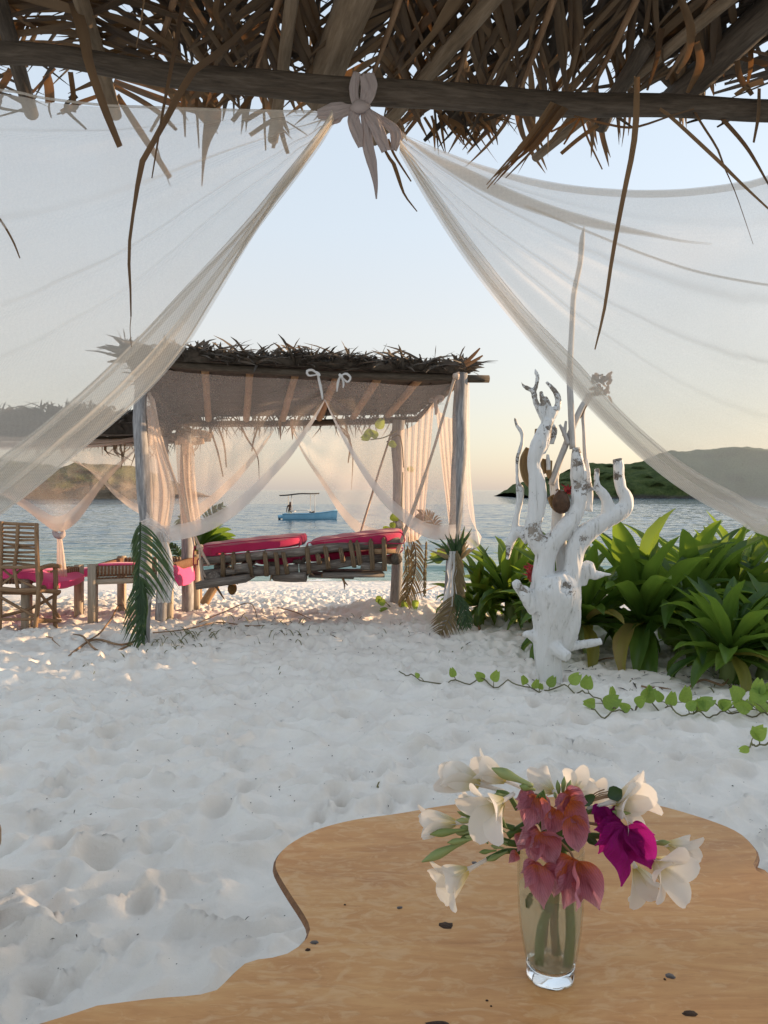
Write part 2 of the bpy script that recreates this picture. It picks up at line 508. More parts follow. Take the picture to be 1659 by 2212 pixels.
band = t.ramp(t.math('DIVIDE', wob, 50.0), [(.40, (1, 1, 1)), (.445, (1, 1, 1)), (.475, (.15, .15, .15)), (.505, (0, 0, 0)), (.512, (.55, .55, .55)), (.528, (0, 0, 0))])
foam = t.math('GREATER_THAN', t.math('MULTIPLY', band, fn), .40)
col = t.mix(foam, shal, (.80, .80, .78))
p = t.bsdf(col, t.math('ADD', t.math('MULTIPLY', foam, .6), .07), t.bump(h, 1.0, .16), .5)
p.inputs['IOR'].default_value = 1.33
sea_m = t.fin(p.outputs[0])
mb = MB(); mb.grid(np.dstack([X2, Y2, Z2])); mb.g = mb.v
tag(mb.obj('sea', sea_m), 'rippled blue-grey sea running out to the horizon', kind='structure')

# ------------------------------------------------------------------ headlands across the bay
def hill(name, label, prof, d, depth, mat_, rockh, seed):
    """prof: sighted skyline (x, y); the ridge stands at d+depth*.45, the foot at d."""
    xs = np.array([p[0] for p in prof], float)
    n = 190
    xx = np.linspace(xs[0], xs[-1], n)
    yy = np.interp(xx, xs, [p[1] for p in prof])
    m = 46
    P = np.zeros((m, n, 3))
    for j in range(m):
        tt = j / (m - 1)
        dy = d + depth * tt
        prof_h = math.sin(min(1, tt / .45) * math.pi / 2) ** .7 if tt < .45 else math.cos((tt - .45) / .55 * math.pi / 2)
        for i in range(n):
            hgt = CAM_H + (HZ - yy[i]) / FD * (d + depth * .45) - SEA
            wx_ = (xx[i] - CX) / FD * (d + depth * .45) if i not in (0, n - 1) else (xx[i] - CX) / FD * (d + depth * .45)
            P[j, i] = (wx_, dy, SEA - .4 + max(0, hgt + .4) * prof_h)
    nx, ny = P[..., 0], P[..., 1]
    hh = np.clip((P[..., 2] - SEA) / 3, 0, 1)
    lump = np.abs(fbm(nx * .16 + seed, ny * .16, 3)) * 1.5 + np.abs(fbm(nx * .5 + seed, ny * .5, 2)) * .8 - .6
    P[..., 2] += lump * hh * .85
    P[..., 1] -= np.abs(fbm(nx * .12 + seed + 30, P[..., 2] * .5, 3)) * 7 * hh + fbm(nx * .05 + 3, ny * .05 + seed, 2) * 5
    mb = MB(); mb.grid(P); mb.g = mb.v
    return tag(mb.obj(name, mat_), label, kind='structure')

def hill_mat(name, g1, g2, g3, rock1, rock2, rh):
    t = NT(name)
    v = t.coords('Object')
    s = t.n('ShaderNodeSeparateXYZ'); t.l(v, s.inputs[0])
    col = t.ramp(t.noise(v, .42, 6, .7), [(.3, g1), (.5, g2), (.72, g3)])
    rk = t.ramp(t.noise(t.coords('Object', (1, 1, 3)), .6, 5, .7), [(.3, rock1), (.7, rock2)])
    hz = t.math('ADD', s.outputs[2], t.math('MULTIPLY', t.noise(v, .16, 4), -rh * 1.6))
    f = t.ramp(t.math('DIVIDE', t.math('ADD', hz, 4.0), 10.0), [(.18 + rh * .02, (1, 1, 1)), (.26 + rh * .03, (0, 0, 0))])
    col = t.mix(f, col, rk)
    return t.fin(t.bsdf(col, .95, t.bump(t.noise(v, 1.3, 5, .7), 1.0, 1.2), .1).outputs[0])
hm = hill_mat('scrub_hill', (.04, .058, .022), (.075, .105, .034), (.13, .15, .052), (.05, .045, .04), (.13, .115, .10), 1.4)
hm2 = hill_mat('sun_tinted_scrub_hill', (.04, .05, .018), (.085, .10, .032), (.15, .155, .055), (.13, .095, .065), (.25, .19, .13), 4.5)  # same scrub with the low sun's warmth put into its colour
hill('headland', 'dark green scrub headland beyond the water with low rocky point', [(1104, 1064), (1106, 1052), (1112, 1056), (1120, 1046), (1132, 1040), (1150, 1036), (1180, 1030), (1208, 1026), (1225, 1016), (1240, 1010), (1275, 1000), (1328, 1004), (1375, 1000), (1400, 993), (1439, 975), (1468, 976), (1511, 971), (1554, 967), (1611, 968), (1659, 971), (1760, 962), (1900, 968), (2100, 958), (2500, 980), (3000, 985)], 222, 90, hm, 1.4, 3.0)
hill('headland', 'headland tinted sunlit yellow-green with brown rock foot seen through the nets', [(-900, 985), (-500, 975), (-200, 985), (0, 992), (90, 1004), (153, 1012), (172, 1012), (182, 1003), (240, 1004), (292, 1008), (330, 1024), (365, 1040), (392, 1056), (402, 1066)], 205, 80, hm2, 4.5, 11.0)

# ------------------------------------------------------------------ boat on the bay, with its boatman
BD = 65.0
def BV(cx, cy, dd=0.0):
    p = V(587.6 + cx / 10.1, 1036.9 + cy / 10.1, BD)
    p.y += dd
    return p
bx0 = BV(245, 855); 
boat = thing('fishing_boat', 'pale blue wooden boat with thin flat canopy anchored on the bay', 'boat', (bx0.x + 2, BD, SEA))
paint = NT('blue_boat_paint')
vv = paint.coords('Object')
blue = paint.fin(paint.bsdf(paint.ramp(paint.noise(vv, 3, 5), [(.3, (.19, .42, .58)), (.7, (.27, .50, .66))]), .5, None, .4).outputs[0])
mb = MB()
st = []
for k in range(15):
    u = k / 14
    x = BV(245 + (1410 - 245) * u, 0).x
    half = .62 * (1 - u ** 3.2) * (.88 + .12 * min(1, u * 4)) + .015
    top = BV(0, 742 + 5 * u - 88 * u ** 3.2).z
    keel = SEA - .28 + .25 * u ** 4
    sec = [(-half, top), (-half * .93, (top + keel) / 2), (-half * .55, keel + .05), (0, keel), (half * .55, keel + .05), (half * .93, (top + keel) / 2), (half, top),
           (half - .05, top + .01), (half * .8, SEA + .12), (0, SEA + .08), (-half * .8, SEA + .12), (-half + .05, top + .01)]
    st.append([(x + (.09 * (z - SEA) if u == 1 else 0), BD + y, z) for y, z in sec])
P = np.array(st); P = np.concatenate([P, P[:, :1]], 1)
mb.grid(P)
mb.add(P[0][:12], [tuple(range(12))])
hull = mb.obj('hull', blue, boat)
mb = MB()
for s in (-1, 1):
    mb.tube([(p[0][0], p[0 if s < 0 else 6][1] + s * .02, p[0][2] + .02) for p in st], .035, 6)
mb.obj('gunwale', blue, boat)
MW = cloth('white_boat_paint', (.62, .60, .55), (.72, .70, .66), 0)
MD = cloth('dark_canopy', (.055, .05, .048), (.10, .09, .085), .05)
for cx_, s in ((345, 1), (445, -1), (830, 1), (945, -1)):
    MB().tube([BV(cx_, 735, s * .45), BV(cx_ - 6, 325, s * .45)], .035 if s < 0 else .026, 6).obj('canopy_post', MW, boat)
mb = MB()
g = []
for i in range(9):
    u = i / 8
    g.append([BV(180 + 840 * u, 335 - 46 * u + 6 * math.sin(u * 9) - 10 * math.sin(u * 3.1), -.62 + 1.24 * j / 4) + Vector((0, 0, .05 * math.sin(j / 4 * 3.14))) for j in range(5)])
mb.grid(g)
for row in (g,):
    mb.grid([[Vector(p) + Vector((0, 0, -.07)) for p in r] for r in row])
mb.tube([g[k][0] for k in range(9)], .04, 5); mb.tube([g[k][4] for k in range(9)], .04, 5)
mb.obj('canopy', MD, boat)
MB().beam(BV(480, 685, -.5), BV(480, 685, .5), .25, .05).obj('bench', MW, boat)
MB().beam(BV(850, 690, -.5), BV(850, 690, .5), .25, .05).obj('bench', MW, boat)
MB().tube([BV(400, 668, -.45), BV(860, 655, -.45)], .03, 6).obj('rail', MW, boat)
MB().box(BV(875, 700), .45, .4, .14).obj('cargo_box', MD, boat)
em = thing('outboard_motor', 'small blue and black outboard motor on the stern of the blue boat', 'outboard motor', BV(180, 850))
MB().box(BV(185, 800), .38, .40, .28).obj('cowl', blue, em)
MB().tube([BV(165, 835), BV(150, 900)], [.11, .07], 8).obj('shaft', MD, em)
MB().tube([BV(225, 790), BV(262, 770)], [.05, .05], 6).obj('clamp', MD, em)
# the boatman: one skin
def skin_body(name, joints, edges, mat_, parent, root=0, sub=1):
    me = bpy.data.meshes.new(name)
    me.from_pydata([tuple(j[0]) for j in joints], edges, [])
    o = link(name, me, parent)
    md = o.modifiers.new('skin', 'SKIN')
    lay = me.skin_vertices[0].data if me.skin_vertices else None
    if lay is None:
        bmm = __import__('bmesh').new(); bmm.from_mesh(me); bmm.verts.layers.skin.verify(); bmm.to_mesh(me); bmm.free()
        lay = me.skin_vertices[0].data
    for k, j in enumerate(joints):
        lay[k].radius = (j[1], j[2] if len(j) > 2 else j[1]); lay[k].use_root = (k == root)
    md.use_smooth_shade = True
    o.modifiers.new('sub', 'SUBSURF').render_levels = sub
    me.materials.append(mat_)
    return o
skinm = cloth('brown_skin', (.085, .042, .026), (.11, .055, .033), 0)
hip = BV(380, 680)
man = thing('person', 'shirtless person in pale shorts standing at the stern of the blue boat', 'person', (hip.x, BD, SEA + .1))
J = [(hip, .13, .10), (hip + Vector((.02, 0, .22)), .125, .09), (hip + Vector((.05, 0, .46)), .16, .10), (hip + Vector((.07, 0, .56)), .06), (hip + Vector((.06, 0, .66)), .085, .095), (hip + Vector((.06, 0, .78)), .07, .08),
     (hip + Vector((-.13, -.06, .46)), .06), (hip + Vector((-.20, -.10, .20)), .048), (hip + Vector((-.24, -.14, -.04)), .035), (hip + Vector((-.25, -.15, -.13)), .03, .02),
     (hip + Vector((.20, -.02, .44)), .06), (hip + Vector((.21, -.10, .16)), .048), (hip + Vector((.24, -.22, -.02)), .035), (hip + Vector((.25, -.28, -.06)), .03, .02),
     (hip + Vector((-.09, 0, -.10)), .09), (hip + Vector((-.10, -.03, -.42)), .065), (hip + Vector((-.10, 0, -.74)), .045), (hip + Vector((-.10, -.12, -.79)), .04, .025),
     (hip + Vector((.10, 0, -.10)), .09), (hip + Vector((.12, -.03, -.42)), .065), (hip + Vector((.13, 0, -.74)), .045), (hip + Vector((.13, -.12, -.79)), .04, .025)]
E = [(0, 1), (1, 2), (2, 3), (3, 4), (4, 5), (2, 6), (6, 7), (7, 8), (8, 9), (2, 10), (10, 11), (11, 12), (12, 13), (0, 14), (14, 15), (15, 16), (16, 17), (0, 18), (18, 19), (19, 20), (20, 21)]
skin_body('body', J, E, skinm, man)
skin_body('shorts', [(hip + Vector((0, 0, .04)), .15, .125), (hip + Vector((0, 0, -.05)), .16, .13), (hip + Vector((-.1, -.02, -.2)), .115), (hip + Vector((-.105, -.03, -.38)), .10), (hip + Vector((.1, -.02, -.2)), .115), (hip + Vector((.12, -.03, -.38)), .10)],
          [(0, 1), (1, 2), (2, 3), (1, 4), (4, 5)], cloth('cream_shorts', (.6, .55, .42), (.68, .62, .5), 0), man)
skin_body('hair', [(hip + Vector((.06, .02, .73)), .088, .10), (hip + Vector((.06, .02, .80)), .07, .08)], [(0, 1)], cloth('black_hair', (.012, .01, .01), (.02, .018, .016), 0), man)
# ------------------------------------------------------------------ shelter over the table: beam, rafters, palm thatch
RS = .15
def roof_at(x, y, off=0.0):
    """Where the sight line through survey point (x, y) meets the roof plane (falls towards the sea)."""
    k = (HZ - y) / FD
    d = (1.17 + off + RS * 2.1) / (k + RS)
    return V(x, y, d)
def roof_z(y, off=0.0):
    return CAM_H + 1.17 + off + RS * (2.1 - y)
RN = Vector((0, RS, 1)).normalized()

shel = thing('thatched_shelter', 'palm thatched shelter roof overhead with dark pole beam and ragged dry leaves', 'shelter', (0, 2.1, 0))
BEAM = [(-420, 92, 1.93), (-60, 112, 1.97), (130, 123, 1.99), (300, 150, 2.02), (430, 170, 2.05), (650, 190, 2.07), (830, 198, 2.09), (1080, 217, 2.11), (1330, 228, 2.15), (1659, 238, 2.2), (2100, 250, 2.26)]
MB().tube([V(*b) for b in BEAM], [.030, .031, .028, .031, .032, .034, .033, .033, .032, .032, .03], 16, 110, .11).obj('beam', M['beam'], shel)
for a, b, r, off in [((705, 165), (772, -10), .047, .03), ((905, 185), (1072, -12), .021, .02), ((608, 170), (632, -10), .018, .02), ((205, 100), (172, -10), .020, .02), ((26, 100), (-6, -10), .022, .03), ((1455, 215), (1680, 10), .042, .04), ((1290, 232), (1500, 60), .016, .03)]:
    A, B = roof_at(*a, off), roof_at(*b, off)
    dr = (B - A)
    up_end = A + dr * ((A.y + .9) / max(.05, A.y - B.y))
    if r > .04:
        low = A - dr.normalized() * (.10 if r > .045 else .02)
    else:
        low = A - dr.normalized() * .30
    MB().tube([low, A, A * .5 + up_end * .5, up_end], [r * .95, r, r * 1.03, r * 1.05], 12, 24, .07).obj('rafter', M['pole'] if r > .044 or r < .022 else M['beam'], shel)
MB().tube([roof_at(1297, 276, .0), roof_at(1330, 205, .02), roof_at(1400, 90, .03)], .022, 10, 12, .05).obj('rafter', M['beam'], shel)
# posts out of frame that carry the beam
for px, d in ((-400, 1.95), (2080, 2.25)):
    p = V(px, 240, d)
    MB().tube([(p.x, p.y + .06, -.3), (p.x + .02, p.y + .06, 1.2), (p.x, p.y + .06, p.z + .1)], .055, 12, 14, .05).obj('post', M['greypost'], shel)
    MB().tube([(p.x, -.75, -.3), (p.x, -.75, roof_z(-.75, -.03))], .055, 12, 14, .05).obj('post', M['greypost'], shel)
MB().tube([(-1.7, -.75, roof_z(-.75, -.06)), (1.9, -.75, roof_z(-.75, -.06))], .035, 10, 20, .05).obj('beam', M['beam'], shel)

n_leaf = [0]
def leaflet(mb, root, tip, w, droop=.05, face=None, steps=8, curl=0.0):
    r, t_ = Vector(root), Vector(tip)
    L = (t_ - r).length
    side = (t_ - r).cross(RN)
    side = side.normalized() if side.length > 1e-5 else Vector((1, 0, 0))
    pts = []
    for k in range(5):
        u = k / 4
        p = r.lerp(t_, u) + Vector((0, 0, -droop * L * u * u)) + side * curl * L * math.sin(u * 3.14)
        pts.append(p)
    mb.ribbon(pts, [w * .55, w, w, w * .75, w * .08], face or (RN + Vector((rnd.gauss(0, .35), rnd.gauss(0, .35), 0))), steps, rnd.uniform(.15, .6), rnd.gauss(0, .5))

def near_frond(a, b, ang, L, n, off, sides=(1, -1), droop=.08, w=.022, single=True, parent=None):
    A, B = roof_at(*a, off), roof_at(*b, off)
    fr = MB().tube([A, (A + B) / 2 + Vector((0, 0, -.01)), B], [.011, .009, .005], 6, 10).obj('palm_frond', M['stick'], shel)
    ax = (B - A).normalized()
    sd = ax.cross(RN).normalized()
    bulk = MB()
    for s in sides:
        for k in range(n):
            u = (k + .5 + rnd.gauss(0, .22)) / n
            p = A.lerp(B, u)
            an = math.radians(ang + rnd.gauss(0, 4))
            d = ax * math.cos(an) + sd * s * math.sin(an)
            LL = L * rnd.uniform(.7, 1.1) * (1 - .35 * abs(u - .4))
            tip = p + d * LL + RN * rnd.gauss(0, .025)
            m = MB() if single and n_leaf[0] < 270 else bulk
            leaflet(m, p, tip, w * rnd.uniform(.7, 1.25), droop * rnd.uniform(.3, 1.8), None, 8, rnd.gauss(0, .05))
            if m is not bulk:
                m.obj('leaflet', M['leaflet'], fr); n_leaf[0] += 1
    if bulk.v:
        o = bulk.obj('leaflet', M['leaflet'], fr); o['kind'] = 'stuff'

near_frond((150, -140), (212, 118), 76, .36, 17, .055, droop=.02, w=.024)
near_frond((640, -120), (545, 172), 30, .40, 16, .06, w=.024)
near_frond((900, -120), (800, 178), 34, .40, 17, .065, w=.023)
near_frond((1080, -150), (980, 195), 30, .44, 18, .06, w=.021)
near_frond((1250, -160), (1110, 232), 22, .44, 19, .055, w=.017)
near_frond((1430, -120), (1260, 228), 22, .42, 18, .06, w=.017)
near_frond((420, -150), (330, 142), 44, .36, 15, .065, w=.024)
near_frond((1580, -80), (1440, 170), 28, .38, 13, .06, w=.024)
near_frond((-60, -60), (90, 72), 62, .26, 8, .06, w=.024)
# older fronds lying above, layer over layer, up to where the roof ends behind the viewer
bulk = MB()
spots = [(rnd.uniform(-1.75, 1.95), rnd.uniform(.35, 2.2)) for _ in range(46)]
spots += [(-1.3 + .19 * k + rnd.gauss(0, .03), 1.75 + rnd.gauss(0, .12)) for k in range(17)] + [(-1.2 + .27 * k, 2.08) for k in range(10)]
for (x, y) in spots:
    off = rnd.uniform(.09, .20)
    an = rnd.choice([1.57, 1.57, -1.57, 1.1, 2.0]) + rnd.gauss(0, .18)
    ax = Vector((math.cos(an), math.sin(an), -RS * math.sin(an)))
    sd = ax.cross(RN).normalized()
    half = rnd.uniform(.28, .42)
    fan = math.radians(rnd.uniform(22, 48))
    nn_ = 17
    for s in (-1, 1):
        for k in range(nn_):
            u = -1 + 2 * (k + .5 + rnd.gauss(0, .2)) / nn_
            p = Vector((x, y, roof_z(y, off))) + ax * (u * half)
            d = ax * math.cos(fan) + sd * s * math.sin(fan)
            L = rnd.uniform(.34, .56)
            tip = p + d * L + RN * rnd.gauss(0, .012)
            if tip.y > 2.56 or (p.y > 1.6 and rnd.random() < .14) or (tip.x < -.60 and p.y > 1.62 and rnd.random() < .62) or (tip.x > .60 and p.y > 1.9 and rnd.random() < .55): continue
            leaflet(bulk, p, tip, rnd.uniform(.015, .027), .03, None, 5, rnd.gauss(0, .04))
o = bulk.obj('thatch', M['thatch'], shel); o['kind'] = 'stuff'

# ragged leaves that hang below the beam: survey polylines (x, y), width in survey units, distance
def hang(pts, w, d, mat_='leaflet', name='hanging_leaf', d2=None, lit=None):
    n = len(pts)
    P = [V(p[0], p[1], d + ((d2 or d) - d) * k / max(1, n - 1)) for k, p in enumerate(pts)]
    ws = [x / FD * d for x in (w if hasattr(w, '__len__') else [w, w * 1.05, w * .95, w * .3][:max(2, n)])]
    while len(ws) < n: ws.append(ws[-1])
    if len(ws) > n: ws = [ws[int(round(k * (len(ws) - 1) / (n - 1)))] for k in range(n)]
    return MB().ribbon(P, ws, (rnd.gauss(0, .35), -1, rnd.gauss(0, .2)), 14, rnd.uniform(.1, .5), rnd.gauss(0, .25)).obj(name, M[mat_], shel)
H_ = [
    ([(160, 5), (182, 80), (192, 135), (225, 232), (259, 317)], [24, 25, 20, 17, 13], 1.93),
    ([(545, 45), (480, 110), (420, 150), (360, 255), (328, 313), (307, 351), (286, 473), (278, 548), (281, 600), (283, 684)], [10, 14, 15, 14, 12, 13, 7, 8, 6, 3.5], 1.94),
    ([(283, 684), (281, 712), (284, 750)], [2, 1.6, 1.4], 1.94),
    ([(398, -5), (375, 120), (352, 240), (328, 385)], [10, 9, 6, 2.5], 1.9),
    ([(340, 320), (352, 360), (368, 402)], [3, 2.5, 1.5], 2.14),
    ([(312, -5), (304, 50), (294, 103)], [4, 4, 2], 1.85),
    ([(1376, 165), (1374, 259), (1366, 330), (1348, 417), (1324, 547), (1305, 671), (1285, 755)], [13, 15, 13, 11, 9, 7, 3], 2.02),
    ([(815, 262), (834, 330), (849, 351), (861, 385), (874, 421), (901, 457)], [8, 8, 11, 10, 6, 3], 2.07),
    ([(838, 300), (852, 335), (888, 392)], [6, 6, 4], 2.13),
    ([(1425, 235), (1454, 257), (1549, 345), (1600, 395), (1680, 470)], [7, 8, 8, 6, 3], 2.12),
    ([(1500, 240), (1514, 265), (1549, 320), (1565, 362), (1590, 420), (1627, 528)], [9, 10, 9, 6, 3.5, 1.5], 2.15),
    ([(1545, 235), (1559, 255), (1614, 320), (1668, 412)], [9, 10, 9, 4], 2.18),
    ([(1212, 332), (1250, 300), (1292, 270)], [8, 9, 9], 2.35),
    ([(1218, 312), (1238, 280), (1256, 250)], [4, 5, 5], 2.25),
    ([(1254, 250), (1270, 300), (1301, 366)], [5, 5, 3], 2.25),
    ([(-10, 460), (12, 492), (30, 525), (43, 558)], [4.5, 4.5, 4, 2.5], 1.95),
    ([(100, 160), (106, 190), (108, 222)], [24, 25, 22], 2.3), ([(44, 140), (47, 175), (45, 208)], [11, 12, 9], 2.28),
    ([(152, 155), (158, 200), (161, 243)], [11, 11, 7], 2.2), ([(132, 243), (165, 225), (207, 209)], [12, 12, 11], 2.4),
    ([(252, 205), (300, 280), (333, 330), (367, 384)], [12, 15, 13, 11], 2.36), ([(235, 180), (300, 215), (345, 245), (381, 281)], [10, 12, 12, 8], 2.4),
    ([(245, 175), (330, 208), (400, 232), (452, 245)], [14, 17, 17, 14], 2.42), ([(235, 160), (330, 185), (400, 215), (445, 262)], [12, 16, 18, 14], 2.46),
    ([(325, 285), (338, 262), (352, 240)], [6, 7, 7], 2.3), ([(396, 190), (398, 240), (400, 296)], [6, 7, 3], 2.26), ([(424, 195), (426, 250), (430, 320)], [7, 6, 2.5], 2.3),
    ([(448, 195), (460, 250), (447, 300), (440, 345), (436, 402)], [26, 38, 20, 8, 2], 2.38),
    ([(502, 262), (524, 234), (546, 205)], [11, 11, 9], 2.33), ([(568, 205), (571, 260), (574, 325)], [6, 6, 3], 2.24),
    ([(528, 261), (565, 240), (600, 225)], [12, 13, 12], 2.4), ([(540, 292), (585, 262), (612, 250)], [11, 13, 12], 2.41), ([(590, 320), (596, 290), (598, 262)], [9, 10, 12], 2.41), ([(622, 332), (612, 300), (604, 264)], [8, 10, 12], 2.4),
    ([(618, 262), (640, 276), (664, 292)], [3, 3.5, 2], 2.3),
    ([(-12, 205), (8, 180), (25, 150)], [16, 17, 16], 2.3), ([(-5, 168), (28, 152), (60, 140)], [8, 9, 10], 2.33), ([(70, 200), (96, 172), (120, 148)], [8, 9, 8], 2.3),
    ([(1262, 240), (1235, 262), (1190, 285)], [6, 6, 4], 2.2),
    ([(1240, 250), (1310, 268), (1370, 275), (1450, 250), (1500, 235)], [4, 5, 5, 4, 3], 2.11),
    ([(1505, 90), (1512, 140), (1485, 200)], [13, 17, 8], 1.97), ([(1468, -10), (1492, 60), (1485, 120), (1462, 158)], [16, 20, 13, 6], 1.93),
    ([(1430, 60), (1424, 90), (1418, 130), (1398, 195)], [14, 14, 10, 5], 1.98),
    ([(1590, 110), (1598, 165), (1625, 205)], [14, 15, 10], 2.1), ([(1620, 90), (1622, 140), (1615, 180)], [10, 11, 6], 2.12),
    ([(1659, 140), (1600, 125), (1560, 122)], [14, 11, 6], 2.2), ([(1659, 118), (1610, 108), (1580, 108)], [10, 9, 5], 2.2),
    ([(1640, 190), (1638, 250), (1628, 308)], [10, 9, 5], 2.15), ([(1588, 205), (1620, 185), (1650, 175)], [9, 12, 13], 2.1),
    ([(470, -5), (466, 30), (482, 64)], [12, 12, 5], 1.86),
]
for h in H_:
    hang(*h)
# a whole leaf fan drooping right of the tie, and the tangle beside it
for k in range(8):
    f = k / 7
    hang([(1192 + 34 * f, 220 + 14 * f), (1140 + 26 * f, 296 + 12 * f), (1048 + 46 * f + rnd.gauss(0, 6), 398 - 22 * f + rnd.gauss(0, 8))], [5, 6.5, 2], 2.04 + .03 * f)
for k in range(34):
    x0 = rnd.uniform(915, 1050); y0 = rnd.uniform(228, 262)
    L = rnd.uniform(35, 115); an = rnd.gauss(1.25, .55)
    hang([(x0, y0), (x0 + L * .5 * math.cos(an), y0 + L * .5 * math.sin(an)), (x0 + L * math.cos(an) + rnd.gauss(0, 5), y0 + L * math.sin(an))], [6, 6, 1.5] if k % 4 else [11, 12, 7], rnd.uniform(2.2, 2.5), 'leaflet' if k % 3 else 'thatch')
for k in range(16):
    x0 = rnd.choice([rnd.uniform(905, 1070), rnd.uniform(-10, 180), rnd.uniform(1330, 1650)]); y0 = 205 + x0 * .012
    hang([(x0, y0), (x0 + rnd.gauss(0, 14), y0 + 26), (x0 + rnd.gauss(0, 30), y0 + rnd.uniform(30, 75))], [8, 8, 4], rnd.uniform(2.25, 2.4), 'thatch')

# ------------------------------------------------------------------ the two big net curtains tied back from the beam
def row(pts, n):
    return crv([V(*p) for p in pts], n)
def loft(rows, nu, nv, fold=None):
    """Rows of (x, y, d) top to bottom -> grid of points; fold(u, v) pushes cloth along the view depth."""
    R_ = np.array([row(r, nu) for r in rows])
    k = len(rows)
    out = np.zeros((nv, nu, 3))
    for j in range(nu):
        out[:, j] = crv(R_[:, j], nv) if k > 2 else crv(R_[:, j], nv)
    if fold:
        for i in range(nv):
            for j in range(nu):
                out[i, j, 1] += fold(j / (nu - 1), i / (nv - 1))
    return out
def net(name, label, rows, mat_, group=None, nu=70, nv=40, fold=None, hems=(), cat='curtain', hemmat=None):
    g = loft(rows, nu, nv, fold)
    mb = MB(); mb.grid(g); mb.g = mb.v
    o = mb.obj(name, mat_)
    tag(o, label, cat, group)
    for v0, v1, dd in hems:
        i0, i1 = int(v0 * (nv - 1)), int(math.ceil(v1 * (nv - 1)))
        h = g[i0:i1 + 1].copy(); h[..., 1] += dd
        hb = MB(); hb.grid(h); hb.g = hb.v
        hb.obj('hem', hemmat or mat_, o)
    return o

top = [(-330, 176, 1.90), (0, 198, 1.97), (94, 215, 1.99), (220, 230, 2.01), (328, 235, 2.03), (469, 240, 2.06), (600, 243, 2.07), (690, 246, 2.07), (722, 262, 2.07)]
inner = [(-330, 1250, 1.93), (0, 1003, 1.96), (169, 867, 1.99), (300, 745, 2.01), (408, 632, 2.03), (539, 496, 2.05), (656, 356, 2.07), (700, 300, 2.07), (722, 264, 2.07)]
outer = [(-330, 1360, 1.95), (0, 1117, 1.98), (155, 993, 2.0), (291, 876, 2.02), (389, 768, 2.04), (469, 642, 2.05), (553, 501, 2.06), (650, 372, 2.07), (722, 268, 2.07)]
midl = [tuple(a * .5 + b * .5 for a, b in zip(p, q)) for p, q in zip(top, inner)]
band = [tuple(a * .45 + b * .55 for a, b in zip(p, q)) for p, q in zip(inner, outer)]
cr_ = lambda u, v, cs: sum(a_ * math.exp(-((v - c_ - .05 * (1 - u)) / w_) ** 2) for c_, a_, w_ in cs)
fl = lambda u, v: -cr_(u, v, ((.07, .016, .010), (.30, .03, .03), (.50, .022, .014), (.61, .02, .012))) * (1 - .5 * u) + .010 * math.sin(v * 16 + u * 5) * (1 - u) ** .5 + .006 * math.sin(v * 43 + 2 * math.sin(u * 7)) * (1 - u)
ln = net('net_curtain', 'sheer off-white net curtain swept from the cloth tie down to the left edge', [top, midl, inner, outer], M['net'], 'bed nets tied back under the shelter', 100, 150, fl)
fb = loft([inner, band, outer], 90, 26, lambda u, v: -.025 + .016 * math.sin(v * 13 + u * 4))
hb = MB(); hb.grid(fb); hb.g = hb.v; hb.obj('folded_edge', M['nethem'], ln)
for s0, s1 in ((.0, .30), (.5, .78)):
    h = fb[int(s0 * 25):int(s1 * 25) + 1].copy(); h[..., 1] -= .03
    hb = MB(); hb.grid(h); hb.g = hb.v; hb.obj('fold', M['nethem'], ln)
MB().tube([p + np.array((0, -.004, .002)) for p in row(top, 60)], .0032, 6).obj('top_hem', M['nethem'], ln)
MB().tube([p + np.array((0, -.03, 0)) for p in row(inner, 60)], .0022, 6).obj('crease', M['nethem'], ln)
MB().tube([p + np.array((0, -.03, 0)) for p in row(outer, 60)], .0022, 6).obj('crease', M['nethem'], ln)

rtop = [(864, 292, 2.09), (960, 331, 2.1), (1046, 362, 2.11), (1151, 389, 2.12), (1247, 405, 2.14), (1343, 412.5, 2.15), (1415, 413.5, 2.17), (1487, 410, 2.18), (1583, 398, 2.19), (1659, 381, 2.2), (1990, 270, 2.24)]
rmid = [(864, 300, 2.09), (950, 370, 2.1), (1040, 445, 2.11), (1150, 520, 2.12), (1250, 580, 2.14), (1340, 640, 2.15), (1420, 690, 2.16), (1500, 735, 2.17), (1590, 770, 2.18), (1659, 790, 2.19), (1990, 820, 2.22)]
rin = [(864, 322, 2.09), (936, 417, 2.1), (1032, 547, 2.11), (1132, 671, 2.12), (1238, 781, 2.13), (1325, 880, 2.14), (1412, 960, 2.15), (1480, 1010, 2.15), (1560, 1055, 2.16), (1659, 1100, 2.17), (1990, 1180, 2.2)]
rout = [(862, 331, 2.09), (926, 441, 2.1), (1008, 566, 2.11), (1104, 690, 2.12), (1223, 829, 2.13), (1295, 906, 2.14), (1391, 997, 2.15), (1487, 1069, 2.15), (1583, 1122, 2.16), (1659, 1160, 2.17), (1990, 1250, 2.2)]
fr_ = lambda u, v: -cr_(1 - u, v, ((.12, .025, .03), (.34, .03, .035), (.52, .028, .018), (.64, .025, .014))) * (.4 + .6 * u) + .012 * math.sin(v * 14 - u * 4) * u ** .5 + .006 * math.sin(v * 37 + 3 * u) * u
rn = net('net_curtain', 'sheer off-white net curtain drooping from the cloth tie to the right edge', [rtop, rmid, rin, rout], M['net'], 'bed nets tied back under the shelter', 100, 150, fr_)
fb = loft([rin, [tuple(a * .5 + b * .5 for a, b in zip(p, q)) for p, q in zip(rin, rout)], rout], 90, 24, lambda u, v: -.025 + .014 * math.sin(v * 12 + u * 3))
hb = MB(); hb.grid(fb); hb.g = hb.v; hb.obj('folded_edge', M['nethem'], rn)
h = fb[2:9].copy(); h[..., 1] -= .03
hb = MB(); hb.grid(h); hb.g = hb.v; hb.obj('fold', M['nethem'], rn)
h = fb[15:24].copy(); h[..., 1] -= .03
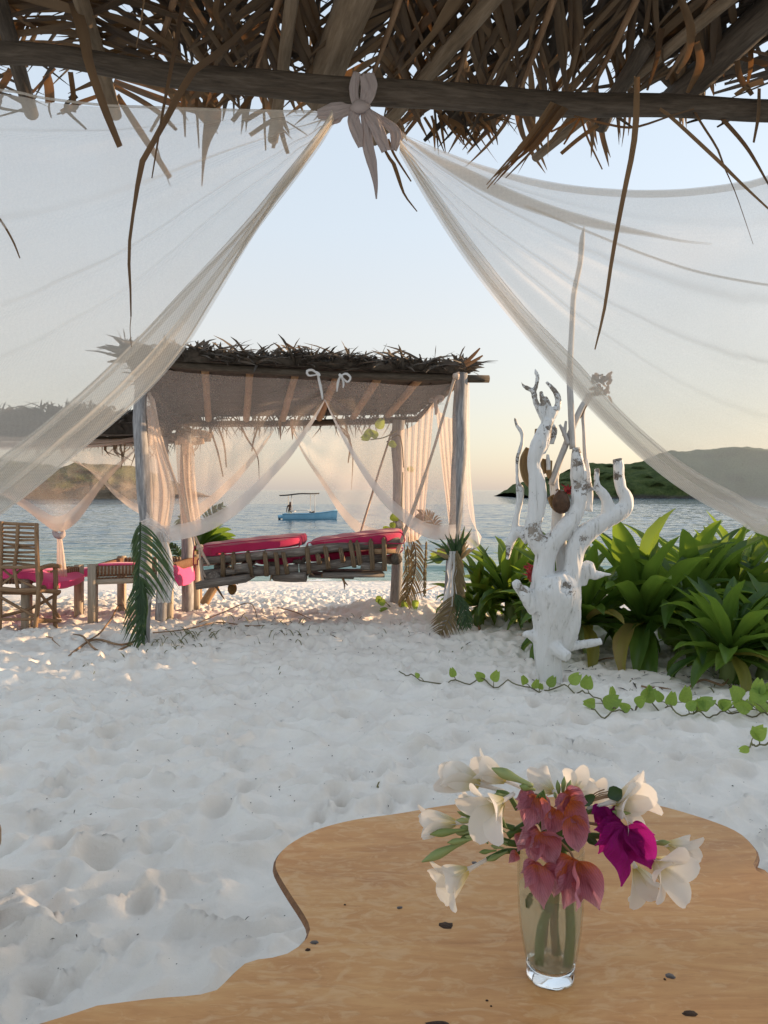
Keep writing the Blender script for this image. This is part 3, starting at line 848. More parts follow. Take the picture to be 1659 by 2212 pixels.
hb = MB(); hb.grid(h); hb.g = hb.v; hb.obj('fold', M['nethem'], rn)
# rolled upper hem, a second fold and a stitched seam line
def strip(rows, nm, mat_, dd, par):
    g = loft(rows, 80, 8, lambda u, v: dd)
    b = MB(); b.grid(g); b.g = b.v
    return b.obj(nm, mat_, par)
strip([rtop, [(x, y + 17 * min(1, k / 3), d) for k, (x, y, d) in enumerate(rtop)]], 'top_hem', M['nethem'], -.012, rn)
s2 = [(866, 296, 2.08), (930, 340, 2.09), (1008, 374, 2.1), (1104, 420, 2.11), (1199, 456, 2.12), (1295, 484, 2.13), (1391, 508, 2.14), (1463, 525, 2.15), (1530, 533, 2.15)]
s2b = [(866, 300, 2.08), (928, 350, 2.09), (1003, 400, 2.1), (1099, 447, 2.11), (1197, 480, 2.12), (1295, 502, 2.13), (1391, 516, 2.14), (1463, 528, 2.15), (1530, 534, 2.15)]
strip([s2, s2b], 'fold', M['nethem'], -.02, rn); strip([s2, s2b], 'fold', M['nethem'], -.03, rn)
s3 = [(1132, 450), (1266, 506), (1391, 556), (1511, 594), (1659, 621), (1800, 635)]
strip([[(x, y - 2.2, 2.13) for x, y in s3], [(x, y + 2.5, 2.13) for x, y in s3]], 'seam', M['nethem'], -.018, rn)
strip([[(x, y - 2, 2.13) for x, y in s3], [(x, y + 2.3, 2.13) for x, y in s3]], 'seam', M['nethem'], -.024, rn)

# knotted cloth tie on the beam
tie = thing('cloth_tie', 'blush cloth strip knotted round the pole beam with hanging tails', 'tie', V(775, 230, 2.05))
def flap(pts, w, d, name='tail', mat_='tie', d2=None, n=26, fold=.20, m=17):
    n_ = len(pts)
    P = crv([V(p[0], p[1], d + ((d2 if d2 else d) - d) * k / max(1, n_ - 1)) for k, p in enumerate(pts)], n)
    W_ = np.interp(np.linspace(0, 1, n), np.linspace(0, 1, len(w)), w) / FD * d
    T = np.gradient(P, axis=0); T /= np.linalg.norm(T, axis=1)[:, None]
    ph = rnd.random() * 6
    g = []
    for i in range(n):
        s = np.cross(T[i], (0, -1, 0)); s /= np.linalg.norm(s)
        g.append([P[i] + s * W_[i] * (j / (m - 1) - .5) + np.array((0, -1, 0)) * W_[i] * fold * (math.cos((j / (m - 1) - .5) * 3.1) + .55 * abs(math.sin(j * .62 + ph + .6 * math.sin(i * .33 + ph))) + .22 * math.sin(j * 1.9 + i * .5 + ph)) for j in range(m)])
    b = MB(); b.grid(g); b.g = b.v
    o = b.obj(name, M[mat_], tie)
    sd = o.modifiers.new('thick', 'SOLIDIFY'); sd.thickness = .0012
    return o
flap([(772, 158), (766, 180), (765, 205), (770, 230)], [18, 21, 19, 16], 2.015, 'loop', d2=2.03)
flap([(793, 162), (797, 185), (793, 210), (784, 228)], [32, 36, 32, 20], 2.012, 'loop', d2=2.03)
MB().tube([V(762, 231, 2.03), V(776, 228, 2.015), V(794, 228, 2.03)], [.010, .017, .011], 10, 9, .2).obj('knot', M['tie'], tie)
flap([(770, 232), (748, 238), (722, 242), (686, 247)], [14, 32, 40, 20], 2.04, 'wing', d2=2.06)
flap([(745, 244), (728, 256), (714, 266)], [10, 22, 10], 2.045, 'wing', d2=2.065)
flap([(772, 236), (764, 258), (772, 290), (779, 319)], [18, 28, 26, 11], 2.03)
flap([(784, 232), (791, 275), (795, 316), (803, 350), (811, 395), (813, 430)], [14, 20, 25, 22, 12, 3], 2.035)
flap([(788, 234), (806, 262), (822, 298), (834, 328)], [16, 30, 28, 20], 2.028)
flap([(795, 238), (828, 262), (850, 280), (856, 298), (850, 326)], [10, 14, 22, 25, 14], 2.05)
flap([(800, 240), (845, 272), (872, 296)], [8, 10, 12], 2.07)

# ------------------------------------------------------------------ table
TZ = .72
def T_(x, y):
    d = (CAM_H - TZ) * FD / (y - HZ)
    return ((x - CX) / FD * d, d)
EDGE = [(210, 2168), (330, 2153), (450, 2141), (490, 2112), (520, 2082), (556, 2069), (608, 2061), (648, 2037), (664, 2010), (655, 1983), (622, 1932), (598, 1892), (590, 1868), (599, 1845), (626, 1820), (682, 1791), (760, 1770), (864, 1755), (964, 1738), (1080, 1726), (1200, 1720), (1320, 1725), (1420, 1738), (1535, 1771), (1600, 1799), (1634, 1832), (1640, 1851), (1632, 1868), (1638, 1879), (1662, 1893)]
ol = [T_(*e) for e in EDGE]
ol += [(.66, 1.05), (.82, .98), (.90, .82), (.84, .62), (.88, .42), (.72, .24), (.40, .16), (.05, .20), (-.25, .14), (-.5, .22), (-.56, .42), (-.46, .60), (-.52, .74)]
ol = crv(ol + [ol[0]], 260)[:-1]
t = NT('varnished_table_wood')
v = t.coords('Object', (1, 1, 1))
vd = t.coords('Object', (5.5, 1.1, 2))
rv = t.n('ShaderNodeMapping'); t.l(t.n('ShaderNodeTexCoord').outputs['Object'], rv.inputs[0]); rv.inputs['Rotation'].default_value = (0, 0, -.32); rv.inputs['Scale'].default_value = (1.0, 5.5, 1)
a = t.noise(v, 4.5, 5, .6, .8)
b_ = t.noise(rv.outputs[0], 3.4, 7, .66, 1.8)
f = t.math('ADD', t.math('MULTIPLY', a, .35), t.math('MULTIPLY', b_, .65))
col = t.ramp(f, [(.34, (.50, .225, .078)), (.46, (.59, .29, .105)), (.54, (.645, .335, .128)), (.66, (.71, .41, .175))])
# paler scuffed flecks, slanting across the sheet
rw = t.n('ShaderNodeMapping'); t.l(t.n('ShaderNodeTexCoord').outputs['Object'], rw.inputs[0]); rw.inputs['Rotation'].default_value = (0, 0, .7); rw.inputs['Scale'].default_value = (6, 13, 1)
sk = t.noise(rw.outputs[0], 3.6, 4, .62, 1.6)
big = t.noise(v, 2.2, 3)
sk = t.math('ADD', sk, t.math('MULTIPLY', t.math('SUBTRACT', big, .5), .45))
col = t.mix(t.ramp(sk, [(.52, (0, 0, 0)), (.60, (.22, .22, .22)), (.72, (.42, .42, .42))]), col, (.78, .55, .32))
gr = t.noise(rv.outputs[0], 30, 4, .7, .4)
col = t.mix(t.ramp(gr, [(.57, (0, 0, 0)), (.68, (.22, .22, .22))]), col, (.36, .15, .05))
table_m = t.fin(t.bsdf(col, t.math('ADD', .38, t.math('MULTIPLY', a, .3)), t.bump(t.math('ADD', f, t.math('MULTIPLY', sk, .2)), .22, .004), .38).outputs[0])
tab = thing('table', 'varnished orange-brown plywood table with wavy free-form edge', 'table', (.1, .7, 0))
mb = MB()
n = len(ol); TH = .011
cen = np.mean(ol, axis=0)
loops = [(.002, TZ - TH), (-.0008, TZ - TH + .003), (0, TZ - .0035), (.0035, TZ)]
def inset(k):
    out = []
    for i in range(n):
        tg = ol[(i + 1) % n] - ol[i - 1]; nn = np.array((tg[1], -tg[0])) / (np.linalg.norm(tg) + 1e-9)
        out.append(ol[i] + nn * k)
    return out
area = sum(ol[i][0] * ol[(i + 1) % n][1] - ol[(i + 1) % n][0] * ol[i][1] for i in range(n))
sg = -1 if area > 0 else 1
for k, (ins, z) in enumerate(loops):
    mb.add([(p[0], p[1], z) for p in inset(sg * ins)], [])
for k in range(3):
    for i in range(n):
        j = (i + 1) % n
        q = (k * n + i, k * n + j, (k + 1) * n + j, (k + 1) * n + i)
        mb.f.append(q if area > 0 else q[::-1])
q = tuple(3 * n + i for i in range(n)); mb.f.append(q if area > 0 else q[::-1])
q = tuple(range(n)); mb.f.append(q[::-1] if area > 0 else q)
mb.g = mb.v
tt = mb.obj('table_top', table_m, tab, False)
tt.data.materials.append(wood('worn_dark_edge', [(.3, (.10, .04, .015)), (.6, (.22, .10, .04)), (.8, (.36, .18, .08))], 60, .5, .4, 'Object'))
for k_, pf in enumerate(tt.data.polygons):
    if k_ < 3 * n: pf.material_index = 1
for lx, ly in ((-.22, .52), (.68, .48), (.0, 1.12), (.55, 1.18)):
    MB().tube([(lx, ly, -.15), (lx + .01, ly, .3), (lx, ly, TZ - .012)], [.04, .036, .042], 10, 8, .06).obj('leg', M['rawlog'], tab)
MET = NT('dull_nail'); nail_m = MET.fin(MET.bsdf((.13, .11, .10), .45, None, .6).outputs[0])
nail_m.node_tree.nodes['Principled BSDF'].inputs['Metallic'].default_value = .7
KN = wood('dark_knot', [(.3, (.018, .010, .006)), (.6, (.06, .028, .013)), (.8, (.13, .065, .03))], 90, .6)
def knot(x, y, a, b, name, mat_, ang=0, up=.0012):
    cx_, cy_ = T_(x, y)
    d = cy_
    sx_ = a / FD * d; sy_ = b / (FD * (CAM_H - TZ)) * d * d
    mb = MB(); vs = [(cx_, cy_, TZ + up)]; fs = []
    N = 14
    jit = [1 + rnd.gauss(0, .10) for _ in range(N)]
    for r_, z in ((.62, up * .9), (1, .0002)):
        for k in range(N):
            t_ = 2 * math.pi * k / N
            px, py = math.cos(t_) * sx_ * r_ * jit[k], math.sin(t_) * sy_ * r_ * jit[k]
            vs.append((cx_ + px * math.cos(ang) - py * math.sin(ang), cy_ + px * math.sin(ang) + py * math.cos(ang), TZ + z))
    for k in range(N):
        fs += [(0, 1 + k, 1 + (k + 1) % N), (1 + k, 1 + N + k, 1 + N + (k + 1) % N, 1 + (k + 1) % N)]
    mb.add(vs, fs); mb.obj(name, mat_, tab)
for x, y, a, b, nm, m_ in [(679, 2036, 9, 4.5, 'nail_head', nail_m), (1448, 2109, 10, 6, 'nail_head', nail_m), (863, 1961, 6.5, 3, 'nail_head', nail_m), (1297, 1923, 8.5, 7, 'nail_head', nail_m), (1025, 1864, 6, 3, 'nail_head', nail_m),
                           (665, 2052, 6, 3.5, 'knot', KN), (964, 1999, 17, 7.5, 'knot', KN), (1490, 2190, 16, 7, 'knot', KN), (1436, 2116, 3, 2.2, 'knot', KN), (1190, 2129, 9, 2.5, 'knot', KN), (1052, 2162, 3.5, 2, 'knot', KN), (1061, 2174, 2.5, 1.6, 'knot', KN), (745, 1955, 3, 1.5, 'knot', KN)]:
    knot(x, y, a, b, nm, m_, rnd.gauss(0, .2))
knot(944, 2213, 26, 7, 'knot', KN, 0, .002)  # flat dark patch for an unidentified dark object at the near edge

# ------------------------------------------------------------------ glass with flowers
VX, VY = .1985, .915
gl = NT('clear_glass')
g_ = gl.n('ShaderNodeBsdfPrincipled'); g_.inputs['Base Color'].default_value = (.98, .99, .98, 1); g_.inputs['Roughness'].default_value = .01; g_.inputs['IOR'].default_value = 1.45; g_.inputs['Transmission Weight'].default_value = 1.0
glass_m = gl.fin(g_.outputs[0])
th = NT('thin_glass_wall')
lw = th.n('ShaderNodeLayerWeight'); lw.inputs[0].default_value = .5
tp_ = th.n('ShaderNodeBsdfTransparent'); tp_.inputs[0].default_value = (.95, .96, .94, 1)
gs_ = th.n('ShaderNodeBsdfGlossy'); gs_.inputs['Roughness'].default_value = .02
mx_ = th.n('ShaderNodeMixShader'); th.l(th.math('ADD', th.math('MULTIPLY', th.math('POWER', lw.outputs['Facing'], 4.0), .55), .03), mx_.inputs[0]); th.l(tp_.outputs[0], mx_.inputs[1]); th.l(gs_.outputs[0], mx_.inputs[2])
thin_m = th.fin(mx_.outputs[0])
wt = NT('cloudy_water')
w1 = wt.n('ShaderNodeBsdfGlass'); w1.inputs['Color'].default_value = (.98, .975, .95, 1); w1.inputs['Roughness'].default_value = .02; w1.inputs['IOR'].default_value = 1.035
w2 = wt.n('ShaderNodeBsdfTranslucent'); w2.inputs[0].default_value = (.93, .90, .80, 1)
w4 = wt.n('ShaderNodeBsdfTransparent'); w4.inputs[0].default_value = (.98, .975, .95, 1)
w3 = wt.n('ShaderNodeMixShader'); w3.inputs[0].default_value = .34
w5 = wt.n('ShaderNodeMixShader'); w5.inputs[0].default_value = .6
wt.l(w1.outputs[0], w5.inputs[1]); wt.l(w4.outputs[0], w5.inputs[2])
wt.l(w5.outputs[0], w3.inputs[1]); wt.l(w2.outputs[0], w3.inputs[2])
water_m = wt.fin(w3.outputs[0])
vase = thing('glass_vase', 'clear drinking glass with fluted thick base holding cut flowers in water', 'vase', (VX, VY, TZ))
N = 48
def rev(prof, name, mat_, flute=lambda a, h: 0):
    mb = MB(); vs, fs = [], []
    for k, (r, z) in enumerate(prof):
        for i in range(N):
            a = 2 * math.pi * i / N
            rr = r * (1 + flute(a, z))
            vs.append((VX + rr * math.cos(a), VY + rr * math.sin(a), TZ + z))
    for k in range(len(prof) - 1):
        for i in range(N):
            fs.append((k * N + i, k * N + (i + 1) % N, (k + 1) * N + (i + 1) % N, (k + 1) * N + i))
    fs += [tuple(range(N))[::-1], tuple((len(prof) - 1) * N + i for i in range(N))]
    mb.add(vs, fs)
    return mb.obj(name, mat_, vase)
flu = lambda a, z: .055 * abs(math.cos(4 * a)) * max(0, 1 - z / .022)
po = [(.020, .0005), (.0265, .0012), (.0275, .006), (.028, .014), (.0285, .0175)]
rev(po + [(.026, .0182), (.016, .0168), (.004, .0165)], 'base', glass_m, flu)
def wall(prof, name, mat_):
    mb = MB(); vs, fs = [], []
    for r, z in prof:
        vs += [(VX + r * math.cos(6.28318 * i / N), VY + r * math.sin(6.28318 * i / N), TZ + z) for i in range(N)]
    for k in range(len(prof) - 1):
        fs += [(k * N + i, k * N + (i + 1) % N, (k + 1) * N + (i + 1) % N, (k + 1) * N + i) for i in range(N)]
    mb.add(vs, fs)
    return mb.obj(name, mat_, vase)
wall([(.0285, .0178), (.0318, .032), (.0357, .056), (.0382, .085), (.0392, .115), (.0392, .153), (.0389, .1555), (.0380, .1556), (.0377, .153), (.0377, .115), (.0367, .085), (.0342, .056), (.0302, .032), (.0272, .0190)], 'wall', thin_m)
wi = [(.004, .0190), (.018, .0191), (.0266, .0195), (.0297, .032), (.0337, .056), (.0362, .085), (.0371, .106), (.0350, .1063), (.004, .1063)]
rev(wi, 'water', water_m)

def B6(cx, cy, dd=0.0):
    return V(864.1 + cx / 2.4, 1572.6 + cy / 2.4, .905 + dd)
PET = NT('white_petal')
v = PET.coords('grain')
sp = PET.n('ShaderNodeSeparateXYZ'); PET.l(v, sp.inputs[0])
colp = PET.ramp(sp.outputs[2], [(.0, (.62, .52, .16)), (.16, (.76, .70, .46)), (.42, (.84, .81, .75)), (1, (.84, .81, .77))])
pp = PET.bsdf(colp, .55, PET.bump(PET.noise(PET.coords('grain', (30, 30, 2)), 3, 3), .15, .002), .3)
pt = PET.n('ShaderNodeBsdfTranslucent'); PET.l(colp, pt.inputs[0])
pm = PET.n('ShaderNodeMixShader'); pm.inputs[0].default_value = .52
PET.l(pp.outputs[0], pm.inputs[1]); PET.l(pt.outputs[0], pm.inputs[2])
petal_m = PET.fin(pm.outputs[0])
def bract_mat(name, stops):
    B = NT(name)
    sp = B.n('ShaderNodeSeparateXYZ'); B.l(B.coords('grain'), sp.inputs[0])
    vein = B.noise(B.coords('grain', (240, 60, 5)), 4, 4, .75, .6)
    f = B.math('ADD', sp.outputs[2], B.math('MULTIPLY', B.math('SUBTRACT', vein, .5), .75))
    ax_ = B.math('ABSOLUTE', sp.outputs[0])
    vn = B.math('POWER', B.math('ABSOLUTE', B.math('SINE', B.math('SUBTRACT', B.math('MULTIPLY', sp.outputs[2], 15.0), B.math('MULTIPLY', ax_, 620.0)))), 9.0)
    rib = B.math('LESS_THAN', ax_, .0006)
    vn = B.math('MAXIMUM', vn, rib)
    oi = B.n('ShaderNodeObjectInfo')
    f = B.math('ADD', f, B.math('MULTIPLY', B.math('SUBTRACT', oi.outputs['Random'], .5), .35))
    c = B.ramp(f, stops)
    c = B.mix(B.math('MULTIPLY', vn, .22), c, (.38, .07, .12), 'MIX')
    p = B.bsdf(c, .6, B.bump(B.math('SUBTRACT', vein, B.math('MULTIPLY', vn, .5)), .9, .004), .25)
    tr = B.n('ShaderNodeBsdfTranslucent'); B.l(c, tr.inputs[0])
    m = B.n('ShaderNodeMixShader'); m.inputs[0].default_value = .55
    B.l(p.outputs[0], m.inputs[1]); B.l(tr.outputs[0], m.inputs[2])
    return B.fin(m.outputs[0])
coral_m = bract_mat('pink_orange_bract', [(.0, (.82, .24, .07)), (.10, (.80, .25, .15)), (.26, (.78, .27, .32)), (.6, (.80, .36, .48)), (1, (.86, .52, .60))])
mag_m = bract_mat('magenta_bract', [(.0, (.44, .014, .24)), (.6, (.55, .018, .33)), (1, (.62, .035, .40))])
M['bud'] = leafy('green_bud', [(.2, (.15, .21, .055)), (.5, (.24, .30, .10)), (.8, (.36, .40, .18))], .5, .15, None, 10)
M['fstem'] = leafy('flower_stem', [(.2, (.05, .10, .02)), (.5, (.09, .16, .035)), (.8, (.15, .22, .06))], .5, .1, None, 14)

def petal_mesh(L, W, th0, th1, cup, twist, r0, pw=1.2, mat_=petal_m, nu=11, nv=7, wave=0.0, point=0.0):
    """A petal springing from radius r0 round +Y, leaning from th0 to th1 away from the axis."""
    g, G_ = [], []
    p = np.array((0., 0, r0)); dt = L / (nu - 1)
    ph = rnd.random() * 6
    for i in range(nu):
        u = i / (nu - 1)
        th = th0 + (th1 - th0) * u ** 1.15
        if i: p = p + dt * np.array((0, math.cos(th), math.sin(th)))
        w = W * (math.sin(math.pi * min(1, u ** pw * .93 + .035)) ** .62) if point == 0 else W * (math.sin(math.pi * u ** pw) ** (.8)) * (1 - point * u ** 3)
        w = max(w, W * .05)
        nrm = np.array((0, -math.sin(th), math.cos(th)))
        r_, rg = [], []
        for j in range(nv):
            c = j / (nv - 1) * 2 - 1
            off = cup * w * c * c + wave * math.sin(c * 5 + u * 11 + ph) * w + (wave * 1.1 * w * (math.exp(-(c * 5) ** 2) + .5 * math.sin(abs(c) * 9 - u * 7)) if wave else 0)
            x = c * w / 2
            q = p + np.array((x, 0, 0)) + nrm * (-off + twist * c * w * .5)
            r_.append(q); rg.append((c * w, ph, u))
        g.append(r_); G_.append(rg)
    b = MB(); b.grid(g, G_)
    return b
def frangipani(parent, base, mouth, size=1.0, openness=1.0):
    base, mouth = Vector(base), Vector(mouth)
    ax = (mouth - base).normalized(); Lt = (mouth - base).length
    fl_ = MB().tube([base, base.lerp(mouth, .6), mouth + ax * .002], [.0022 * size, .0024 * size, .0045 * size], 8, 7).obj('flower', petal_m, parent)
    for k in range(5):
        b = petal_mesh(.047 * size * rnd.uniform(.94, 1.06), .027 * size * rnd.uniform(.93, 1.07), .10 + rnd.gauss(0, .03), (1.30 + rnd.gauss(0, .12)) * openness, .13 + rnd.gauss(0, .04), .26, .003 * size, nu=14, nv=9)
        m = place(ax, (.31, .2, 1), mouth - ax * .004) @ Matrix.Rotation(2 * math.pi * k / 5 + .3 + rnd.gauss(0, .08), 4, 'Y')
        link('petal', b.mesh('petal', petal_m), fl_, m)
    return fl_
def bud(parent, a, b, w, mat_='bud'):
    a, b = Vector(a), Vector(b)
    MB().tube([a, a.lerp(b, .35), a.lerp(b, .7), b], [w * .35, w * .55, w, w * .12], 8, 10).obj('bud', M[mat_], parent)
def stem(parent, pts, r, mat_='fstem', name='stem'):
    MB().tube(pts, r, 8, 16, .05).obj(name, M[mat_], parent)
def bract(parent, a, b, mat_, wid=.78):
    a, b = Vector(a), Vector(b)
    L = (b - a).length * 1.08
    ax = (b - a).normalized()
    bm_ = petal_mesh(L, L * wid * rnd.uniform(.82, 1.1), .35 + rnd.gauss(0, .15), -.35 + rnd.gauss(0, .3), .22 * rnd.choice((-1, 1, 1)), rnd.gauss(0, .25), 0, .72, mat_, 18, 11, .085, .68)
    up = Vector((rnd.gauss(0, .45), -1, rnd.gauss(.35, .3)))
    link('bract', bm_.mesh('bract', mat_), parent, place(ax, up, a))

root = Vector((VX, VY, TZ + .165))
grpF = 'white frangipani sprigs in the glass vase'
fg = thing('frangipani_sprig', 'white frangipani sprig leaning out to the left of the glass with green buds', 'flower', (VX - .01, VY, TZ + .02), grpF)
stem(fg, [(VX - .016, VY - .012, TZ + .022), (VX - .012, VY - .006, TZ + .06), (VX + .004, VY, TZ + .11), root + Vector((-.012, 0, .02)), B6(560, 560)], [.0055, .0055, .005, .0045, .004])
stem(fg, [root + Vector((-.012, 0, .0)), B6(600, 600), B6(470, 560), B6(380, 540)], [.004, .004, .0035, .003])
stem(fg, [B6(620, 640), B6(540, 640), B6(450, 680)], [.0035, .003, .0025])
stem(fg, [B6(590, 520), B6(530, 500), B6(430, 470)], [.0035, .003, .0026])
stem(fg, [B6(610, 420, .01), B6(560, 345, .01), B6(500, 330, .01)], [.0035, .003, .0026])
for a, b, w in [((470, 375), (285, 382), .0046), ((350, 525), (155, 552), .0044), ((370, 570), (112, 695), .0052), ((400, 485), (290, 478), .003), ((380, 515), (310, 515), .0028), ((370, 540), (290, 548), .0028), ((380, 575), (245, 595), .0034),
                ((500, 635), (410, 645), .0026), ((540, 625), (470, 610), .0026), ((430, 500), (340, 465), .0026), ((560, 350), (480, 350), .003), ((690, 300), (475, 208), .006), ((700, 320), (620, 300), .004), ((560, 640), (450, 690), .003), ((450, 520), (380, 565), .0028), ((480, 470), (380, 492), .0026)]:
    bud(fg, B6(*a, rnd.uniform(-.025, -.005)), B6(*b, rnd.uniform(-.03, .005)), w * 1.12)
frangipani(fg, B6(540, 330, .012), B6(395, 285, .012), 1.1, .48)
frangipani(fg, B6(630, 310, .02), B6(530, 265, .02), 1.0, .6)
frangipani(fg, B6(590, 340, -.02), B6(520, 385, -.035), 1.12, 1.05)
frangipani(fg, B6(400, 490, .0), B6(270, 492, .0), .95, .52)
frangipani(fg, B6(450, 682, .0), B6(335, 745, -.01), 1.05, .95)
frangipani(fg, B6(520, 420, .03), B6(440, 420, .035), .85, .8)
for k in range(14):
    q_ = B6(rnd.uniform(350, 560), rnd.uniform(470, 620), rnd.uniform(-.02, .005)); bud(fg, q_, q_ + Vector((-rnd.uniform(.008, .022), rnd.gauss(0, .004), rnd.gauss(.002, .007))), rnd.uniform(.0022, .0034))
fg2 = thing('frangipani_sprig', 'white frangipani sprig opening to the right of the bouquet above the magenta bracts', 'flower', (VX + .01, VY, TZ + .02), grpF)
stem(fg2, [(VX + .018, VY - .010, TZ + .019), (VX + .022, VY - .006, TZ + .06), (VX + .02, VY, TZ + .11), root + Vector((.012, 0, .02)), B6(960, 440)], [.0062, .006, .0052, .0045, .0035])
stem(fg2, [B6(960, 440), B6(1000, 420), B6(1040, 405)], [.0035, .003, .0025])
frangipani(fg2, B6(970, 420, .0), B6(1130, 375, .0), 1.12, .62)
frangipani(fg2, B6(1010, 415, .02), B6(1120, 420, .0), .95, 1.15)
for a, b, w in [((960, 440), (1196, 442), .0044), ((830, 380), (815, 270), .003), ((840, 370), (852, 252), .003), ((855, 370), (885, 270), .003), ((820, 390), (800, 330), .0026)]:
    bud(fg2, B6(*a), B6(*b, rnd.uniform(-.01, .01)), w)
frangipani(fg2, B6(850, 360, .03), B6(785, 322, .05), .82, 1.0)
frangipani(fg2, B6(880, 360, .03), B6(905, 326, .05), .82, 1.0)
frangipani(fg2, B6(930, 370, .04), B6(985, 355, .06), .75, 1.0)
fg3 = thing('frangipani_sprig', 'white frangipani sprig hanging low on the right side of the bouquet', 'flower', (VX + .015, VY, TZ + .02), grpF)
stem(fg3, [(VX + .010, VY + .012, TZ + .02), (VX + .006, VY + .01, TZ + .06), (VX + .01, VY + .004, TZ + .12), root + Vector((.02, .0, .0)), B6(1020, 560), B6(1180, 570)], [.005, .005, .0045, .004, .0035, .003])
frangipani(fg3, B6(1210, 600, .0), B6(1330, 700, -.035), 1.12, 1.1)
frangipani(fg3, B6(1180, 640, .02), B6(1230, 740, .015), .95, 1.05)
frangipani(fg3, B6(1230, 560, .03), B6(1400, 610, .03), .9, .7)
bud(fg3, B6(1290, 600), B6(1398, 592, -.01), .0036)
grpB = 'bougainvillea sprigs in the glass vase'
b1 = thing('bougainvillea_sprig', 'coral pink bougainvillea sprig at the top middle of the bouquet', 'flower', (VX, VY, TZ + .03), grpB)
b2 = thing('bougainvillea_sprig', 'coral pink bougainvillea sprig drooping lowest over the glass rim', 'flower', (VX, VY, TZ + .03), grpB)
b3 = thing('bougainvillea_sprig', 'deep magenta bougainvillea sprig right of the glass', 'flower', (VX, VY, TZ + .03), grpB)
stem(b1, [(VX - .004, VY + .01, TZ + .03), (VX, VY + .004, TZ + .10), root, B6(800, 470), B6(740, 350), B6(700, 345)], .0016, 'stick')
stem(b1, [B6(800, 470), B6(870, 380), B6(890, 350)], .0014)
stem(b2, [(VX + .002, VY - .004, TZ + .03), (VX, VY - .004, TZ + .10), root + Vector((0, -.01, .01)), B6(740, 560, -.02), B6(700, 690, -.035)], .0016, 'stick')
stem(b2, [B6(800, 560, -.02), B6(880, 640, -.03), B6(900, 680, -.035)], .0014, 'stick')
stem(b3, [(VX + .006, VY + .0, TZ + .03), (VX + .006, VY, TZ + .10), root + Vector((.01, 0, .02)), B6(1000, 500, -.005), B6(1170, 510, -.01)], .0018, 'stick')
for k in range(6):
    stem(b3, [B6(960, 390), B6(1010 + 15 * k, 340 + 4 * k), B6(1060 + 18 * k, 318 + 12 * k)], .0007, 'stick', 'tendril')
for k in range(5):
    stem(b1, [B6(700 + 14 * k, 400, -.02), B6(720 + 6 * k, 345 - 6 * k, -.025), B6(770, 400 + 6 * k, -.02)], .0008, 'fstem', 'tendril')
for spr, m_, lst in [(b1, coral_m, [((700, 345), (600, 415), -.02), ((700, 350), (665, 520), -.022), ((740, 360), (725, 490), -.028), ((800, 415), (775, 560), -.025), ((800, 430), (735, 525), -.02), ((880, 350), (818, 500), -.02), ((880, 380), (965, 510), -.03), ((890, 460), (925, 640), -.035), ((860, 320), (965, 385), -.01), ((850, 360), (820, 440), -.015), ((690, 350), (600, 370), -.01)]),
                     (b2, coral_m, [((720, 530), (610, 600), -.025), ((720, 560), (680, 705), -.03), ((730, 540), (800, 725), -.04), ((700, 690), (640, 810), -.04), ((710, 710), (745, 925), -.05), ((745, 715), (815, 880), -.042), ((900, 675), (845, 915), -.045), ((905, 690), (905, 935), -.05), ((930, 690), (1022, 915), -.048), ((840, 680), (800, 760), -.03), ((610, 650), (570, 690), -.01), ((650, 540), (610, 640), -.012)]),
                     (b3, mag_m, [((1160, 500), (1035, 655), -.02), ((1165, 510), (1105, 785), -.03), ((1180, 530), (1285, 715), -.028), ((1190, 520), (1320, 640), -.015), ((1060, 405), (1045, 540), -.005), ((1100, 415), (1150, 520), -.005), ((1040, 400), (1010, 490), .0)])]:
    for a, b, dd in lst:
        pa, pb = B6(*a, dd), B6(*b, dd - rnd.uniform(0, .012))
        bract(spr, pa, pb, m_)
        if rnd.random() < .7:      # its sisters in the same three-winged lantern
            for sg_ in ((-1, 1) if rnd.random() < .45 else (rnd.choice((-1, 1)),)):
                d_ = (pb - pa); L_ = d_.length
                q_ = pa + Matrix.Rotation(sg_ * rnd.uniform(.45, .85), 3, 'Y') @ d_ * rnd.uniform(.55, .8) + Vector((0, rnd.uniform(-.004, .014), 0))
                bract(spr, pa, q_, m_, .7)
for spr, a, b, w in [(b1, (830, 500), (830, 620), .022), (b1, (860, 640), (900, 560), .02), (b3, (990, 400), (960, 350), .02), (b3, (1080, 360), (1150, 320), .018), (b2, (690, 900), (650, 890), .018), (b2, (770, 905), (760, 960), .018), (b3, (1000, 560), (980, 600), .02)]:
    p, q = B6(*a, -.005), B6(*b, -.008)
    MB().ribbon([p, p.lerp(q, .4), p.lerp(q, .75), q], [.004, w, w * .8, .001], (0, -1, .3), 8, .3).obj('leaf', M['frond'], spr)
# ------------------------------------------------------------------ thatched day-bed pavilion in the middle of the beach
def pole(parent, pts, rad, name, mat_, n=14, steps=26, wob=.07):
    return MB().tube([V(*p) for p in pts], [r / FD * p[2] for r, p in zip(rad, pts)], n, steps, wob).obj(name, M[mat_], parent)

